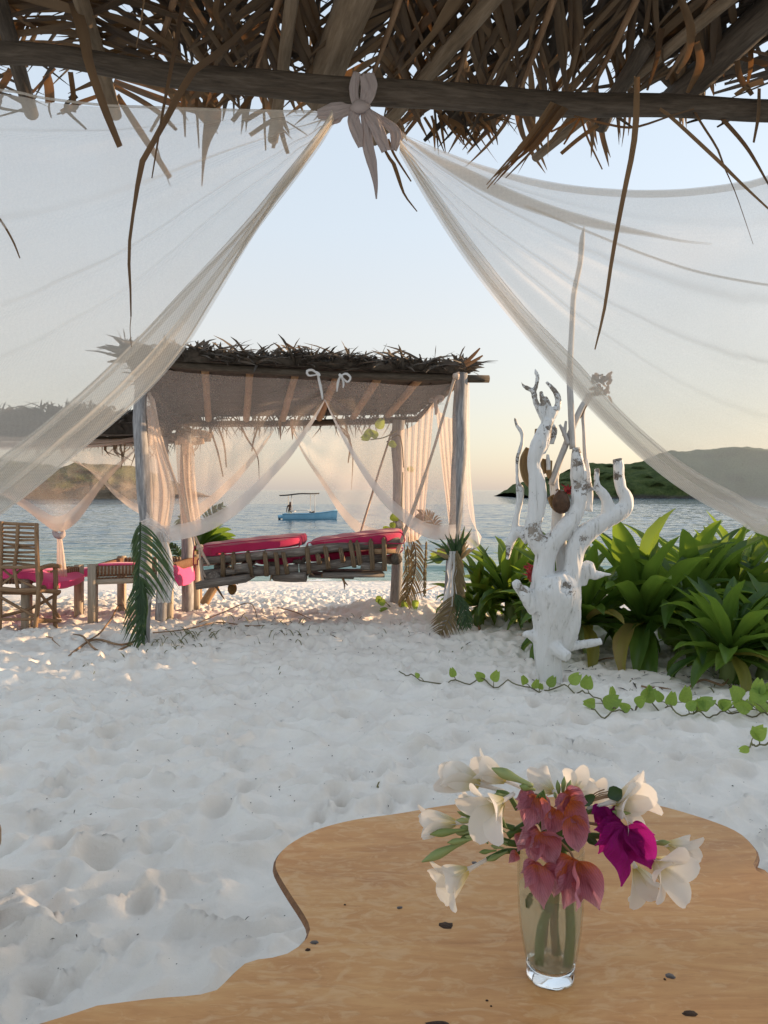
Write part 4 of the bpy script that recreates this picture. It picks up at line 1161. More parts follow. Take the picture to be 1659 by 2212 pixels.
pav = thing('thatched_pavilion', 'open beach pavilion with grey log posts and ragged flat thatch roof behind the swing bed', 'pavilion', V(640, 1350, 7.2))
pole(pav, [(309, 1440, 6.42), (309, 1391, 6.42), (316, 1165, 6.42), (310, 1056, 6.42), (303, 940, 6.42), (303, 870, 6.42), (307, 780, 6.42)], [14.5, 14.5, 13.5, 14, 14, 13.5, 12.5], 'post', 'greypost')
pole(pav, [(964, 1410, 6.88), (965, 1368, 6.88), (973, 1230, 6.88), (983, 1130, 6.88), (991, 1010, 6.88), (993, 900, 6.88), (996, 806, 6.88)], [11, 11, 11.5, 13, 15, 15.5, 14.5], 'post', 'greypost')
pole(pav, [(853, 1345, 8.15), (855, 1322, 8.15), (859, 1160, 8.15), (862, 1040, 8.15), (859, 960, 8.15), (861, 908, 8.15)], [13, 13, 12, 13.5, 13, 13], 'post', 'greypost')
pole(pav, [(405, 1345, 8.35), (405, 1311, 8.35), (404, 1150, 8.35), (402, 1040, 8.35), (401, 925, 8.35)], [13, 13, 12, 12.5, 11.5], 'post', 'greypost')
pole(pav, [(255, 770, 6.38), (390, 788, 6.45), (560, 800, 6.57), (700, 808, 6.68), (860, 814, 6.8), (1056, 819, 6.93)], [8, 8.5, 9, 8.5, 9, 8], 'front_beam', 'beam')
pole(pav, [(335, 913, 8.6), (480, 916, 8.55), (640, 914, 8.48), (780, 911, 8.4), (905, 905, 8.32)], [6.5, 7, 7, 7, 6.5], 'back_beam', 'beam')
pole(pav, [(1000, 818, 6.9), (905, 900, 8.3)], [7, 6], 'side_beam', 'beam')
pole(pav, [(290, 792, 6.43), (385, 920, 8.55)], [7, 6], 'side_beam', 'beam')
for a, b in (((443, 797), (450, 906)), ((540, 802), (532, 906)), ((638, 808), (611, 905)), ((728, 812), (690, 904)), ((818, 815), (762, 903)), ((908, 817), (835, 901))):
    pole(pav, [(a[0], a[1], 6.5 + (a[0] - 300) / 1500), (b[0], b[1], 8.42)], [8.5, 7], 'rafter', 'rawlog', 10, 12)

def thatch_roof(parent, FL, FR, BR, BL, thick, n_str, seed, tufts=(), gaps=True, col='thatch', name='thatch', under_stripes=True):
    """Roof mat between four corners (front/back edges), its ragged leaves, and tufts (u along front, v, height, spread, count)."""
    r_ = random.Random(seed)
    FL, FR, BR, BL = map(Vector, (FL, FR, BR, BL))
    at = lambda u, v: (FL.lerp(FR, u)).lerp(BL.lerp(BR, u), v)
    nu, nv = 60, 26
    for side in (0, 1):
        mb = MB()
        g = []
        for i in range(nv):
            row_ = []
            for j in range(nu):
                u, v = j / (nu - 1), i / (nv - 1)
                p = at(u, v)
                h = (thick * (.6 + .5 * abs(math.sin(u * 17 + seed)) * .5 + .25 * math.sin(u * 41 + v * 9) + .12 * r_.random()) if side else .012 * math.sin(v * 60) + .01 * r_.random())
                row_.append(p + Vector((0, -.05 * r_.random() if i == 0 else 0, h)))
            g.append(row_)
        mb.grid(g)
        if side: # front and side skirts
            f0 = [g[0], [at(j / (nu - 1), 0) for j in range(nu)]]
            mb.grid(f0)
        o = mb.obj(name, M[col], parent); o['kind'] = 'stuff'
    mb = MB()
    for k in range(n_str):
        u, v = r_.uniform(-.01, 1.01), r_.random() ** 1.15
        p = at(u, v) + Vector((0, 0, thick * r_.uniform(.1, 1.0)))
        an = r_.choice([r_.gauss(-1.57, .5), r_.gauss(1.57, .5), r_.uniform(0, 6.28)])
        if r_.random() < .3: p = at(u, r_.choice([0, 0, 1])) + Vector((0, 0, thick * r_.random())); an = r_.gauss(-1.57 if r_.random() < .7 else 1.57, .7)
        L = r_.uniform(.16, .42)
        tip = p + Vector((math.cos(an) * L, math.sin(an) * L * .7, r_.gauss(.03, .05)))
        md = p.lerp(tip, .5) + Vector((0, 0, .02))
        mb.ribbon([p, md, tip], [r_.uniform(.012, .03), .022, .003], (r_.gauss(0, .5), -.6, r_.uniform(.2, 1)), 4, .3)
    for (u, v, hgt, sp, cnt) in tufts:
        for k in range(cnt):
            p = at(min(1.03, max(-.02, u + r_.gauss(0, sp * .3))), v) + Vector((0, r_.uniform(0, .25), thick * .6))
            an = r_.gauss(.4, .9)
            L = hgt * r_.uniform(.35, .9)
            tip = p + Vector((math.sin(an) * L, r_.gauss(0, .1), abs(math.cos(an)) * L * .75))
            mb.ribbon([p, p.lerp(tip, .55) + Vector((0, 0, .02)), tip], [.022, .03, .004], (r_.gauss(0, .4), -1, 0), 4, .3)
    for k in range(n_str // 9):   # leaves hanging at the back and under the roof
        u = r_.uniform(.02, .98)
        p = at(u, r_.choice([.97, .99, 1.0, r_.random()])) + Vector((0, 0, .01))
        L = r_.uniform(.08, .28)
        tip = p + Vector((r_.gauss(0, .09), r_.gauss(0, .05), -L))
        if p.y > at(u, .9).y:
            mb.ribbon([p, p.lerp(tip, .5) + Vector((r_.gauss(0, .02), 0, 0)), tip], [.012, .014, .002], (r_.gauss(0, .5), -1, 0), 4, .2)
    o = mb.obj(name + '_leaves', M[col], parent); o['kind'] = 'stuff'
thatch_roof(pav, V(268, 776, 6.30), V(1008, 808, 6.86), V(900, 896, 8.42), V(345, 902, 8.7), .105, 1700, 3,
            [(.10, .02, .22, .08, 26), (.20, .02, .25, .1, 46), (.30, .03, .13, .1, 34), (.40, .03, .16, .1, 40), (.55, .05, .24, .13, 90), (.62, .05, .22, .12, 70), (.72, .03, .13, .1, 30), (.82, .03, .16, .12, 44), (.92, .02, .16, .1, 40), (.985, .01, .22, .05, 50), (1.0, .1, .20, .04, 30), (-.01, .02, .24, .04, 24)])
mb = MB()
for p in [((619, 742), (640, 758), (662, 772)), ((607, 754), (618, 765), (632, 778)), ((598, 752), (604, 766), (612, 782)), ((644, 746), (650, 758), (654, 770)), ((1037, 752), (1022, 768), (1004, 785)), ((1043, 768), (1024, 780), (1006, 790)), ((228, 764), (250, 768), (275, 774)), ((232, 782), (252, 780), (276, 780))]:
    mb.ribbon([V(x, y, 6.6) for x, y in p], [.012, .03, .03], (0, -1, 0), 6, .3)
mb.obj('stray_leaf', M['leaflet'], pav)
for pts in [((730, 925), (752, 945), (762, 985), (759, 1058)), ((735, 922), (752, 938), (757, 960), (758, 990)), ((470, 918), (484, 960), (489, 1010)), ((520, 916), (532, 945), (556, 985), (560, 1040)), ((560, 915), (548, 950), (544, 975)), ((450, 915), (470, 975), (482, 1030)), ((398, 915), (410, 950), (420, 985)), ((745, 915), (756, 960), (752, 1000))]:
    MB().ribbon([V(x, y, 8.5) for x, y in pts], [.02, .02, .014, .003], (.2, -1, 0), 10, .3).obj('hanging_leaf', M['leaflet'], pav)
for x in (604, 630):
    MB().ribbon([V(x, 905, 8.4), V(x + 1, 925, 8.4), V(x + 2, 950, 8.4)], [.035, .03, .006], (0, -1, 0), 5, .3).obj('hanging_leaf', M['rawlog'], pav)

# nets of the pavilion
gP = 'blush nets hung round the thatched pavilion'
pd = lambda x: 6.34 + (x - 306) / 684 * .45
R3 = lambda pts, f=pd: [(x, y, f(x)) for x, y in pts]
fp = lambda a: (lambda u, v: a * math.sin(v * 15 + u * 6) + a * .6 * math.sin(u * 31 + v * 4))
o = net('net_curtain', 'blush net across the pavilion front swept down to its left post', [R3([(318, 793), (390, 803), (480, 811), (600, 818), (702, 822)]), R3([(318, 950), (360, 985), (420, 985), (540, 940), (702, 850)]), R3([(316, 1138), (345, 1168), (390, 1166), (456, 1146), (523, 1102), (589, 1032), (633, 980), (678, 911), (702, 866)])], M['pnet'], gP, 60, 44, fp(.012), [(.93, 1, -.015), (.95, 1, -.03)], 'curtain', M['wnet'])
o = net('net_curtain', 'blush net across the pavilion front swept down to its right post', [R3([(702, 822), (800, 826), (900, 834), (985, 828)]), R3([(702, 850), (760, 905), (850, 960), (985, 990)]), R3([(702, 866), (722, 911), (753, 972), (788, 1032), (832, 1093), (899, 1150), (943, 1166), (985, 1164)])], M['pnet'], gP, 60, 44, fp(.012), [(.93, 1, -.015), (.95, 1, -.03)], 'curtain', M['wnet'])
bk = lambda x: 8.50 - (x - 400) / 460 * .25
net('net_curtain', 'blush net at the pavilion back gathered towards its left rear post', [R3([(403, 925), (450, 919), (530, 917), (594, 920)], bk), R3([(397, 1030), (440, 1010), (520, 965), (594, 922)], bk), R3([(393, 1137), (434, 1114), (500, 1053), (558, 982), (594, 926)], bk)], M['pnet'], gP, 40, 30, fp(.012), [(.88, 1, -.015)], 'curtain', M['pnet2'])
net('net_curtain', 'blush net at the pavilion back hanging left of its right rear post', [R3([(629, 920), (720, 917), (850, 915)], bk), R3([(629, 923), (690, 975), (760, 1010), (850, 1040)], bk), R3([(629, 926), (655, 982), (700, 1053), (735, 1111), (779, 1157), (850, 1178)], bk)], M['pnet'], gP, 40, 30, fp(.012), [(.93, 1, -.015)], 'curtain', M['pnet2'])
sd_ = lambda x: 8.1 - (x - 862) / 128 * 1.2
pl = lambda a, k: (lambda u, v: a * math.sin(u * k + 1.2 * math.sin(v * 3)))
net('net_curtain', 'pleated blush net left of the bow on the pavilion right side', [R3([(864, 930), (890, 921), (915, 897), (938, 868)], sd_), R3([(868, 1050), (890, 1040), (910, 1030), (928, 1010)], sd_), R3([(872, 1172), (890, 1170), (902, 1166), (914, 1152)], sd_)], M['pnet2'], gP, 60, 24, pl(.05, 32), (), 'curtain')
net('net_curtain', 'pleated blush net right of the bow on the pavilion right side', [R3([(940, 872), (952, 890), (966, 902), (984, 904)], sd_), R3([(954, 1000), (962, 1010), (974, 1014), (988, 1014)], sd_), R3([(972, 1150), (978, 1158), (985, 1162), (992, 1164)], sd_)], M['pnet2'], gP, 50, 24, pl(.04, 26), (), 'curtain')
net('net_curtain', 'pale net sleeve wrapped round the right front post of the pavilion', [[(990, 818, 6.97), (1002, 812, 6.99), (1013, 815, 6.90), (1010, 818, 7.02)], [(984, 1000, 6.97), (1000, 1000, 6.99), (1015, 1000, 6.90), (1008, 1000, 7.02)], [(976, 1120, 6.97), (998, 1125, 6.98), (1024, 1112, 6.88), (1014, 1110, 7.04)], [(970, 1166, 6.97), (996, 1180, 6.95), (1030, 1182, 6.86), (1040, 1160, 7.04)]], M['snet'], gP, 40, 50, pl(.012, 24), [(.9, 1, -.01)], 'curtain', M['wnet'])
net('net_curtain', 'warm lit net hanging behind the left front post of the pavilion', [[(312, 850, 6.5), (322, 850, 6.55), (332, 862, 6.75)], [(318, 950, 6.5), (334, 950, 6.6), (350, 948, 6.8)], [(320, 1056, 6.5), (350, 1056, 6.6), (379, 1056, 6.85)], [(318, 1140, 6.5), (345, 1142, 6.6), (366, 1140, 6.8)]], M['pnet2'], gP, 40, 40, pl(.04, 22), (), 'curtain')
net('net_curtain', 'warm lit pleated net on the left rear post of the pavilion', [[(377, 940, 8.2), (398, 946, 8.15), (420, 966, 8.25)], [(383, 1056, 8.2), (402, 1050, 8.15), (424, 1056, 8.25)], [(392, 1150, 8.2), (414, 1152, 8.15), (437, 1142, 8.25)]], M['pnet2'], gP, 40, 30, pl(.04, 24), (), 'curtain')
net('net_curtain', 'white net looped round the left front post above the green frond', [[(300, 1128, 6.30), (322, 1120, 6.27), (350, 1135, 6.3), (372, 1166, 6.32)], [(303, 1140, 6.29), (322, 1134, 6.26), (346, 1150, 6.29), (366, 1176, 6.31)]], M['wnet'], gP, 30, 8, fp(.006), (), 'curtain')
# ties and bow
def ribbon_thing(name, label, cat, loc, pieces, mat_, group=None, part='tail'):
    t_ = thing(name, label, cat, loc, group)
    for pts, w, d in pieces:
        b = MB(); b.ribbon([V(x, y, d) for x, y in pts], [k / FD * d for k in w], (rnd.gauss(0, .2), -1, rnd.gauss(0, .2)), 12, .3, .2)
        o_ = b.obj(part, M[mat_], t_)
        s_ = o_.modifiers.new('thick', 'SOLIDIFY'); s_.thickness = .004
    return t_
gT = 'white cloth ties on the pavilion front beam'
ribbon_thing('cloth_tie', 'white cloth tie with a loop and long tail left on the pavilion front beam', 'tie', V(675, 805, 6.55), [([(686, 806), (689, 820), (694, 842), (697, 863)], [4, 5, 5, 3], 6.52), ([(686, 807), (674, 799), (663, 802), (667, 811), (686, 809)], [3, 5, 5, 4, 2], 6.5), ([(682, 803), (687, 808), (691, 812)], [4, 8, 4], 6.49)], 'wcloth', gT)
ribbon_thing('cloth_tie', 'white cloth tie in a small bow nearer the middle of the pavilion front beam', 'tie', V(735, 812, 6.6), [([(736, 811), (730, 826), (728, 846)], [3, 5, 2], 6.55), ([(736, 811), (748, 807), (757, 816), (750, 825), (738, 814)], [2, 5, 4, 4, 2], 6.53), ([(736, 811), (742, 826), (741, 838)], [3, 4, 2], 6.54), ([(732, 808), (736, 812), (740, 815)], [4, 7, 4], 6.5)], 'wcloth', gT)
ribbon_thing('cloth_tie', 'pink knotted bow gathering the side nets of the pavilion', 'tie', V(940, 867, 7.3), [([(938, 868), (946, 858), (956, 860), (950, 868)], [6, 9, 9, 5], 7.3), ([(938, 868), (932, 862), (930, 870)], [6, 8, 5], 7.3), ([(940, 868), (943, 885), (941, 896)], [7, 8, 4], 7.3)], 'tie')
gR = 'swing ropes of the hanging day bed'
def rope(label, pts, r, name='swing_rope', cat='rope', group=gR):
    o_ = MB().tube([V(*p) for p in pts], r, 7, 40, .12).obj(name, M['cord'])
    return tag(o_, label, cat, group)
rope('pale rope from the right front post top to the near right swing bed corner', [(992, 806, 6.72), (980, 824, 6.74), (930, 990, 6.9), (873, 1150, 7.02), (846, 1214, 7.06)], .012)
rope('second pale rope knotted halfway beside the right front rope of the swing bed', [(980, 818, 6.76), (955, 910, 6.86), (912, 1050, 6.95), (876, 1150, 7.0), (856, 1205, 7.04)], .010)
rope('pale rope from the back beam down to the far right corner of the swing bed', [(846, 932, 8.2), (812, 1040, 8.05), (778, 1154, 7.9)], .011)
rope('pale rope from the left post top down over the left end of the red cushion', [(322, 848, 6.5), (352, 960, 6.7), (396, 1090, 6.9), (430, 1180, 6.98), (453, 1222, 7.0)], .013)
rope('pale rope down to the far left corner of the swing bed', [(392, 960, 8.0), (400, 1060, 7.8), (420, 1180, 7.6)], .011)
rk = thing('rope_end', 'loose rope ends hanging from the left corner of the swing bed', 'rope', V(440, 1230, 6.95))
MB().tube([V(432, 1180, 6.93), (V(440, 1200, 6.92)), V(452, 1221, 6.92)], .011, 7, 12).obj('end', M['cord'], rk)
MB().tube([V(431, 1182, 6.93), V(434, 1230, 6.92), V(440, 1256, 6.92), V(456, 1262, 6.95)], .012, 7, 16).obj('end', M['cord'], rk)
for (x, y, d) in ((864, 1133, 6.98), (984, 814, 6.7)):
    kt = MB().tube([V(x - 4, y - 4, d), V(x, y, d - .02), V(x + 4, y + 5, d)], [.014, .03, .015], 8, 7, .3).obj('rope_knot', M['cord'])
    tag(kt, 'fat knot halfway down the right front swing rope' if y > 1000 else 'rope knot lashed at the top of the right front post', 'knot')
MB().tube([V(428, 1178, 6.96), V(432, 1182, 6.94), V(436, 1187, 6.96)], [.014, .03, .015], 8, 7, .3).obj('knot', M['cord'], rk)

# ------------------------------------------------------------------ hanging day bed
bed = thing('swing_bed', 'rustic hanging day bed of grey driftwood poles lashed with brown rope', 'swing bed', V(640, 1250, 7.3))
BK = .78     # depth of the bed
def C2(cx, cy, d): return V(388.8 + cx / 3.2, 1080 + cy / 3.2, d)
def bedpole(pts, rad, name='pole', mat_='log', n=12): MB().tube([C2(*p) for p in pts], [1.18 * r / 3.2 / FD * p[2] for r, p in zip(rad, pts)], n, 24, .08).obj(name, M[mat_], bed)
bedpole([(148, 420, 7.02), (500, 390, 7.0), (860, 355, 7.0), (1100, 325, 7.02), (1520, 290, 7.06)], [24, 26, 27, 28, 26])
bedpole([(160, 520, 7.04), (420, 500, 7.02), (640, 485, 7.0), (820, 480, 7.02)], [32, 30, 28, 28])
bedpole([(828, 478, 7.04), (1000, 455, 7.04), (1200, 425, 7.05), (1420, 395, 7.07)], [28, 26, 27, 24])
bedpole([(1250, 455, 6.98), (1420, 465, 7.0)], [24, 22])
bedpole([(160, 430, 7.85), (860, 365, 7.85), (1530, 300, 7.9)], [22, 24, 22])
bedpole([(230, 545, 6.92), (280, 520, 7.4), (330, 495, 7.9)], [44, 40, 36], 'crossbar')
bedpole([(1500, 410, 6.93), (1470, 410, 7.4), (1440, 410, 7.9)], [33, 31, 29], 'crossbar', 'beam')
bedpole([(870, 535, 6.95), (760, 535, 6.99), (650, 532, 7.05)], [28, 27, 22], 'pole')
for a, b, w, h in [((150, 578, 6.96), (485, 530, 6.95), .42, 46), ((380, 475, 6.9), (470, 468, 6.9), .05, 60), ((985, 505, 7.15), (1400, 505, 7.2), .45, 26), ((900, 515, 7.2), (1205, 525, 7.2), .35, 16), ((640, 525, 7.2), (880, 520, 7.2), .3, 20), ((320, 500, 6.93), (480, 485, 6.92), .05, 34), ((1260, 455, 7.0), (1400, 470, 7.0), .05, 34)]:
    MB().beam(C2(*a), C2(*b), w if w > .1 else .04, h / 3.2 / FD * 7).obj('plank', M['log'], bed)
MB().beam(C2(1305, 355, 6.96), C2(1490, 358, 6.98), .03, .045).obj('plank', M['rawlog'], bed)
for k in range(7):      # slats that carry the cushions
    u = (k + .5) / 7
    a = C2(180 + 1280 * u, 470 - 80 * u, 7.08); MB().beam(a, a + Vector((0, BK, .02)), .10, .03).obj('slat', M['log'], bed)
for x, y0, y1, sl in [(295, 385, 560, 6), (370, 380, 560, 4), (470, 372, 530, 24), (590, 370, 525, 10), (665, 370, 515, 12), (715, 368, 510, 26), (880, 335, 510, 14), (1005, 330, 475, 22), (1180, 300, 465, 24), (1225, 300, 450, 22), (1320, 290, 480, 12), (1410, 280, 490, 4), (955, 385, 440, 10), (1110, 345, 430, 18)]:
    b = MB()
    for dx in (-6, 6):
        for q in (0, 1):
            b.tube([C2(x + dx - 2, y0 - 4, 6.965), C2(x + dx + sl * .5, (y0 + y1) / 2, 6.93 - .012 * q), C2(x + dx + sl, y1, 6.965)], .013, 6, 14, .25)
    b.tube([C2(x - 8, y0, 6.97), C2(x, y0 - 16, 7.0), C2(x + 8, y0 - 4, 7.09)], .012, 6, 8)
    b.obj('rope_lashing', M['rope'], bed)
MB().tube([C2(150, 412, 6.95), C2(160, 500, 6.95), C2(205, 560, 6.93), C2(280, 580, 6.96)], .010, 6, 14).obj('rope_lashing', M['cord'], bed)
for pts in [((635, 510), (622, 560)), ((1120, 530), (1135, 570), (1138, 620)), ((1135, 565), (1160, 590)), ((245, 590), (290, 660), (310, 690)), ((900, 505), (930, 525)), ((985, 510), (980, 540))]:
    MB().tube([C2(x, y, 7.0) for x, y in pts], [.010, .004] if len(pts) == 2 else [.014, .009, .003], 5, 8, .1).obj('twig', M['stick'], bed)

def pillow(name, label, corners_front, corners_back, group=None, mat_='red', parent=None, nb=14):
    """Cushion lofted between a front outline and a back outline (same number of points, closed)."""
    F_, B_ = [np.array([tuple(p) for p in c]) for c in (corners_front, corners_back)]
    F_ = crv(list(F_) + [F_[0]], 56)[:-1]; B_ = crv(list(B_) + [B_[0]], 56)[:-1]
    cf, cb = F_.mean(0), B_.mean(0)
    rings = []
    for k in range(nb + 1):
        v = k / nb
        sc = min(1, math.sin(math.pi * (v * .96 + .02)) ** .16)
        c_ = cf * (1 - v) + cb * v
        ring = F_ * (1 - v) + B_ * v
        ring = c_ + (ring - c_) * sc
        ring[:, 2] += .003 * np.sin(np.arange(len(ring)) * .9 + v * 7)
        rings.append(ring)
    g = np.array(rings); g = np.concatenate([g, g[:, :1]], 1)
    mb = MB(); mb.grid(g)
    mb.add(rings[0], [tuple(range(len(F_)))[::-1]]); mb.add(rings[-1], [tuple(range(len(F_)))])
    mb.g = mb.v
    o_ = mb.obj(name, M[mat_], parent)
    if parent is None: tag(o_, label, 'cushion', group)
    pp_ = MB(); pp_.tube([p for p in F_] + [F_[0]], .006, 5); pp_.obj('piping', M[mat_], o_)
    return o_
def outline(pts, d): return [C2(x, y, d) for x, y in pts]
gC = 'crimson cushions on the swing bed'
lf = [(92, 450), (98, 335), (140, 322), (480, 282), (780, 258), (828, 262), (832, 300), (826, 326), (600, 352), (330, 378), (140, 392), (120, 450)]
pillow('cushion', 'long crimson cushion on the left half of the swing bed drooping over its end', outline(lf, 7.0), [C2(x + 20, y + 6, 7.0) + Vector((0, BK, .02)) for x, y in lf], gC)
rf = [(874, 318), (882, 298), (1000, 278), (1300, 238), (1490, 222), (1530, 228), (1552, 262), (1550, 330), (1530, 356), (1480, 330), (1480, 285), (1200, 305), (1000, 322), (890, 335)]
rf = [(874, 322), (884, 298), (1000, 278), (1300, 240), (1490, 222), (1536, 232), (1552, 268), (1546, 300), (1400, 300), (1200, 312), (1000, 328), (890, 340)]
pillow('cushion', 'crimson cushion on the right half of the swing bed tilted up to the right', outline(rf, 7.0), [C2(x + 8, y + 6, 7.0) + Vector((0, BK, .02)) for x, y in rf], gC)
ld = [(500, 450), (505, 400), (800, 385), (832, 400), (838, 425), (800, 445), (640, 470)]
pillow('cushion', 'crimson seat cushion seen below the upper pole at the left of the swing bed', outline(ld, 7.12), [C2(x, y, 7.12) + Vector((0, .7, .02)) for x, y in ld], gC)
le = [(835, 440), (860, 385), (1100, 350), (1500, 330), (1540, 345), (1530, 360), (1300, 410), (1000, 440)]
pillow('cushion', 'crimson seat cushion seen below the upper pole at the right of the swing bed', outline(le, 7.14), [C2(x, y, 7.14) + Vector((0, .7, .02)) for x, y in le], gC)
# coconut hanging beneath, on its string
co = thing('coconut', 'brown coconut hanging on a string beneath the swing bed', 'coconut', C2(360, 615, 7.3))
mb = MB(); N = 12; g = []
for i in range(11):
    t_ = math.pi * i / 10
    r_ = 32 / 3.2 / FD * 7.3 * math.sin(t_) * (1 + .12 * math.cos(t_)); z_ = C2(360, 615, 7.3).z + 42 / 3.2 / FD * 7.3 * math.cos(t_)
    g.append([(C2(360, 615, 7.3).x + r_ * math.cos(2 * math.pi * k / N) * (1 + .06 * math.cos(6.28 * k / N * 3)), 7.3 + r_ * math.sin(2 * math.pi * k / N), z_) for k in range(N + 1)])
mb.grid(g); mb.obj('husk', wood('coconut_husk', [(.3, (.10, .055, .02)), (.6, (.24, .14, .055)), (.8, (.36, .24, .10))], 50), co)
MB().tube([C2(360, 570, 7.3), C2(362, 530, 7.3), C2(365, 490, 7.3)], .006, 5).obj('string', M['rope'], co)
MB().ribbon([C2(350, 575, 7.28), C2(380, 570, 7.27), C2(402, 585, 7.27)], [.02, .03, .004], (0, -1, 0), 6).obj('husk_leaf', M['drygrass'], co)
tag(MB().tube([C2(250, 590, 9.6) , C2(215, 640, 9.6), C2(165, 720, 9.6)], [.05, .055, .06], 10, 10, .06).obj('leaning_log', M['rawlog']), 'tan log leaning in the sand beneath the left end of the swing bed', 'log')

# ------------------------------------------------------------------ second pavilion further left
pv2 = thing('thatched_pavilion', 'lower thatched pavilion at the left with loungers under it', 'pavilion', V(120, 1340, 8.5))
pole(pv2, [(350, 1375, 7.62), (349, 1342, 7.62), (352, 1200, 7.62), (354, 1060, 7.62), (352, 945, 7.62)], [14, 14, 13, 12, 11], 'post', 'greypost')
pole(pv2, [(-420, 1360, 7.7), (-420, 945, 7.7)], [13, 12], 'post', 'greypost')
pole(pv2, [(-260, 1330, 9.9), (-260, 950, 9.9)], [12, 11], 'post', 'greypost')
pole(pv2, [(-520, 938, 7.6), (0, 946, 7.65), (200, 950, 7.68), (372, 944, 7.68)], [7, 7, 7, 7], 'front_beam', 'beam')
pole(pv2, [(-360, 962, 9.95), (200, 960, 9.95), (455, 948, 9.95)], [6, 6, 6], 'back_beam', 'beam')
pole(pv2, [(355, 945, 7.66), (430, 950, 9.95)], [6, 6], 'side_beam', 'beam')
thatch_roof(pv2, V(-560, 935, 7.4), V(372, 938, 7.5), V(462, 940, 10.1), V(-360, 948, 10.1), .24, 1500, 8,
            [(.60, .03, .22, .2, 40), (.70, .05, .34, .1, 60), (.75, .05, .32, .1, 60), (.8, .06, .26, .1, 50), (.88, .04, .22, .12, 50), (.97, .03, .16, .05, 30)])
mb = MB()
for k in range(22):
    x, y = rnd.uniform(225, 345), 948
    mb.ribbon([V(x, y, 7.6), V(x + rnd.gauss(4, 6), y + 25, 7.6), V(x + rnd.gauss(10, 14), y + rnd.uniform(30, 78), 7.6)], [.014, .016, .003], (0, -1, 0), 6, .3)
for k in range(16):
    x = rnd.uniform(30, 460); mb.ribbon([V(x, 946, 9.9), V(x + rnd.gauss(0, 5), 965, 9.9), V(x + rnd.gauss(0, 12), 985, 9.9)], [.014, .016, .003], (0, -1, 0), 5, .3)
o = mb.obj('thatch_fringe', M['leaflet'], pv2); o['kind'] = 'stuff'
for pts in [((383, 940), (420, 934), (459, 941)), ((380, 952), (410, 956), (440, 953))]:
    MB().tube([V(x, y, 9.6) for x, y in pts], [.05, .045, .035], 8, 8, .1).obj('pole_end', M['rawlog'], pv2)
g2 = 'blush nets of the left pavilion'
p2 = lambda x: 7.60
net('net_curtain', 'blush net swag gathered into a hanging knot under the left pavilion', [R3([(-200, 940), (0, 952), (150, 962), (292, 956)], p2), R3([(-200, 1010), (20, 1030), (130, 1050), (210, 1010), (292, 962)], p2), R3([(-200, 1040), (-20, 1062), (47, 1092), (95, 1130), (128, 1148), (165, 1130), (219, 1055), (262, 1005), (292, 975)], p2)], M['pnet'], g2, 60, 36, fp(.015), [(.84, 1, -.02), (.92, 1, -.035)], 'curtain', M['pnet2'])
b2_ = lambda x: 9.85
net('net_curtain', 'blush net swag at the back of the left pavilion crossing toward the big post', [R3([(120, 962), (200, 960), (360, 956)], b2_), R3([(140, 990), (210, 1010), (270, 1060), (360, 1110)], b2_), R3([(172, 998), (225, 1045), (262, 1082), (312, 1116), (360, 1130)], b2_)], M['pnet'], g2, 40, 30, fp(.015), [(.86, 1, -.02)], 'curtain', M['pnet2'])
net('net_curtain', 'blush net bunched along the left pavilion roof edge', [R3([(-200, 936), (60, 944), (230, 950), (300, 944)], lambda x: 7.5), R3([(-200, 968), (60, 972), (190, 968), (300, 952)], lambda x: 7.5)], M['pnet2'], g2, 50, 12, fp(.02), (), 'curtain')
tk = thing('net_tassel', 'twisted blush net knot with a hanging tail between the chair and the swing bed', 'curtain', V(128, 1150, 7.58))
MB().tube([V(118, 1147, 7.6), V(124, 1156, 7.55), V(134, 1158, 7.55), V(136, 1148, 7.6)], [.018, .03, .03, .018], 9, 12, .3).obj('knot', M['tie'], tk)
g = []
for i in range(16):
    v_ = i / 15
    g.append([V(128.5 + 6 * v_ + math.cos(a) * (8 + 12 * v_ ** .8) * .5, 1158 + 98 * v_ + 2 * math.sin(a * 3), 7.57) + Vector((0, math.sin(a) * .03 * (1 + v_) + .018 * v_ * math.sin(a * 6), 0)) for a in np.linspace(0, 2 * math.pi, 31)])
mb = MB(); mb.grid(g); mb.g = mb.v; mb.obj('tail', M['pnet2'], tk)

# ------------------------------------------------------------------ loungers and the stick chair
def C1(cx, cy, d): return V(cx / 3.84, 1080 + cy / 3.84, d)
def lounger(label, corners, z0, zc, mat_='pink', rail=.075, droop=False):
    """corners: near-left, near-right, far-right, far-left on the sand."""
    nl, nr, fr, fl = [Vector(c) for c in corners]
    t_ = thing('sun_lounger', label, 'lounger', (nl + nr) / 2, 'wooden loungers with woven rope under the left pavilion')
    for c in (nl, nr, fr, fl):
        MB().beam((c.x, c.y, gz(c.x, c.y) - .12), (c.x, c.y, z0), .075, .075, (0, 1, .01)).obj('leg', M['plank'], t_)
    for a, b in ((nl, nr), (nr, fr), (fr, fl), (fl, nl)):
        A, B_ = Vector((a.x, a.y, z0 - .06)), Vector((b.x, b.y, z0 - .06))
        dr = (B_ - A).normalized()
        MB().beam(A + dr * .039, B_ - dr * .039, .05, .075).obj('rail', M['plank'], t_)
        mb = MB()
        L = (B_ - A).length
        n_ = int(L / .032)
        nn = dr.cross(Vector((0, 0, 1)))
        for k in range(n_):
            c = A + dr * (L * (k + .5) / n_)
            mb.box(c, .018, .058, .088, Matrix((dr, -nn, Vector((0, 0, 1)))).transposed())
        o_ = mb.obj('woven_wrap', M['weave'], t_)
    return t_
def ground_at(cx, cy, d):
    p = C1(cx, cy, d); return Vector((p.x, d, 0))
la = [ground_at(-800, 1060, 7.2), ground_at(222, 1060, 7.2), ground_at(655, 960, 7.95), ground_at(-640, 960, 7.95)]
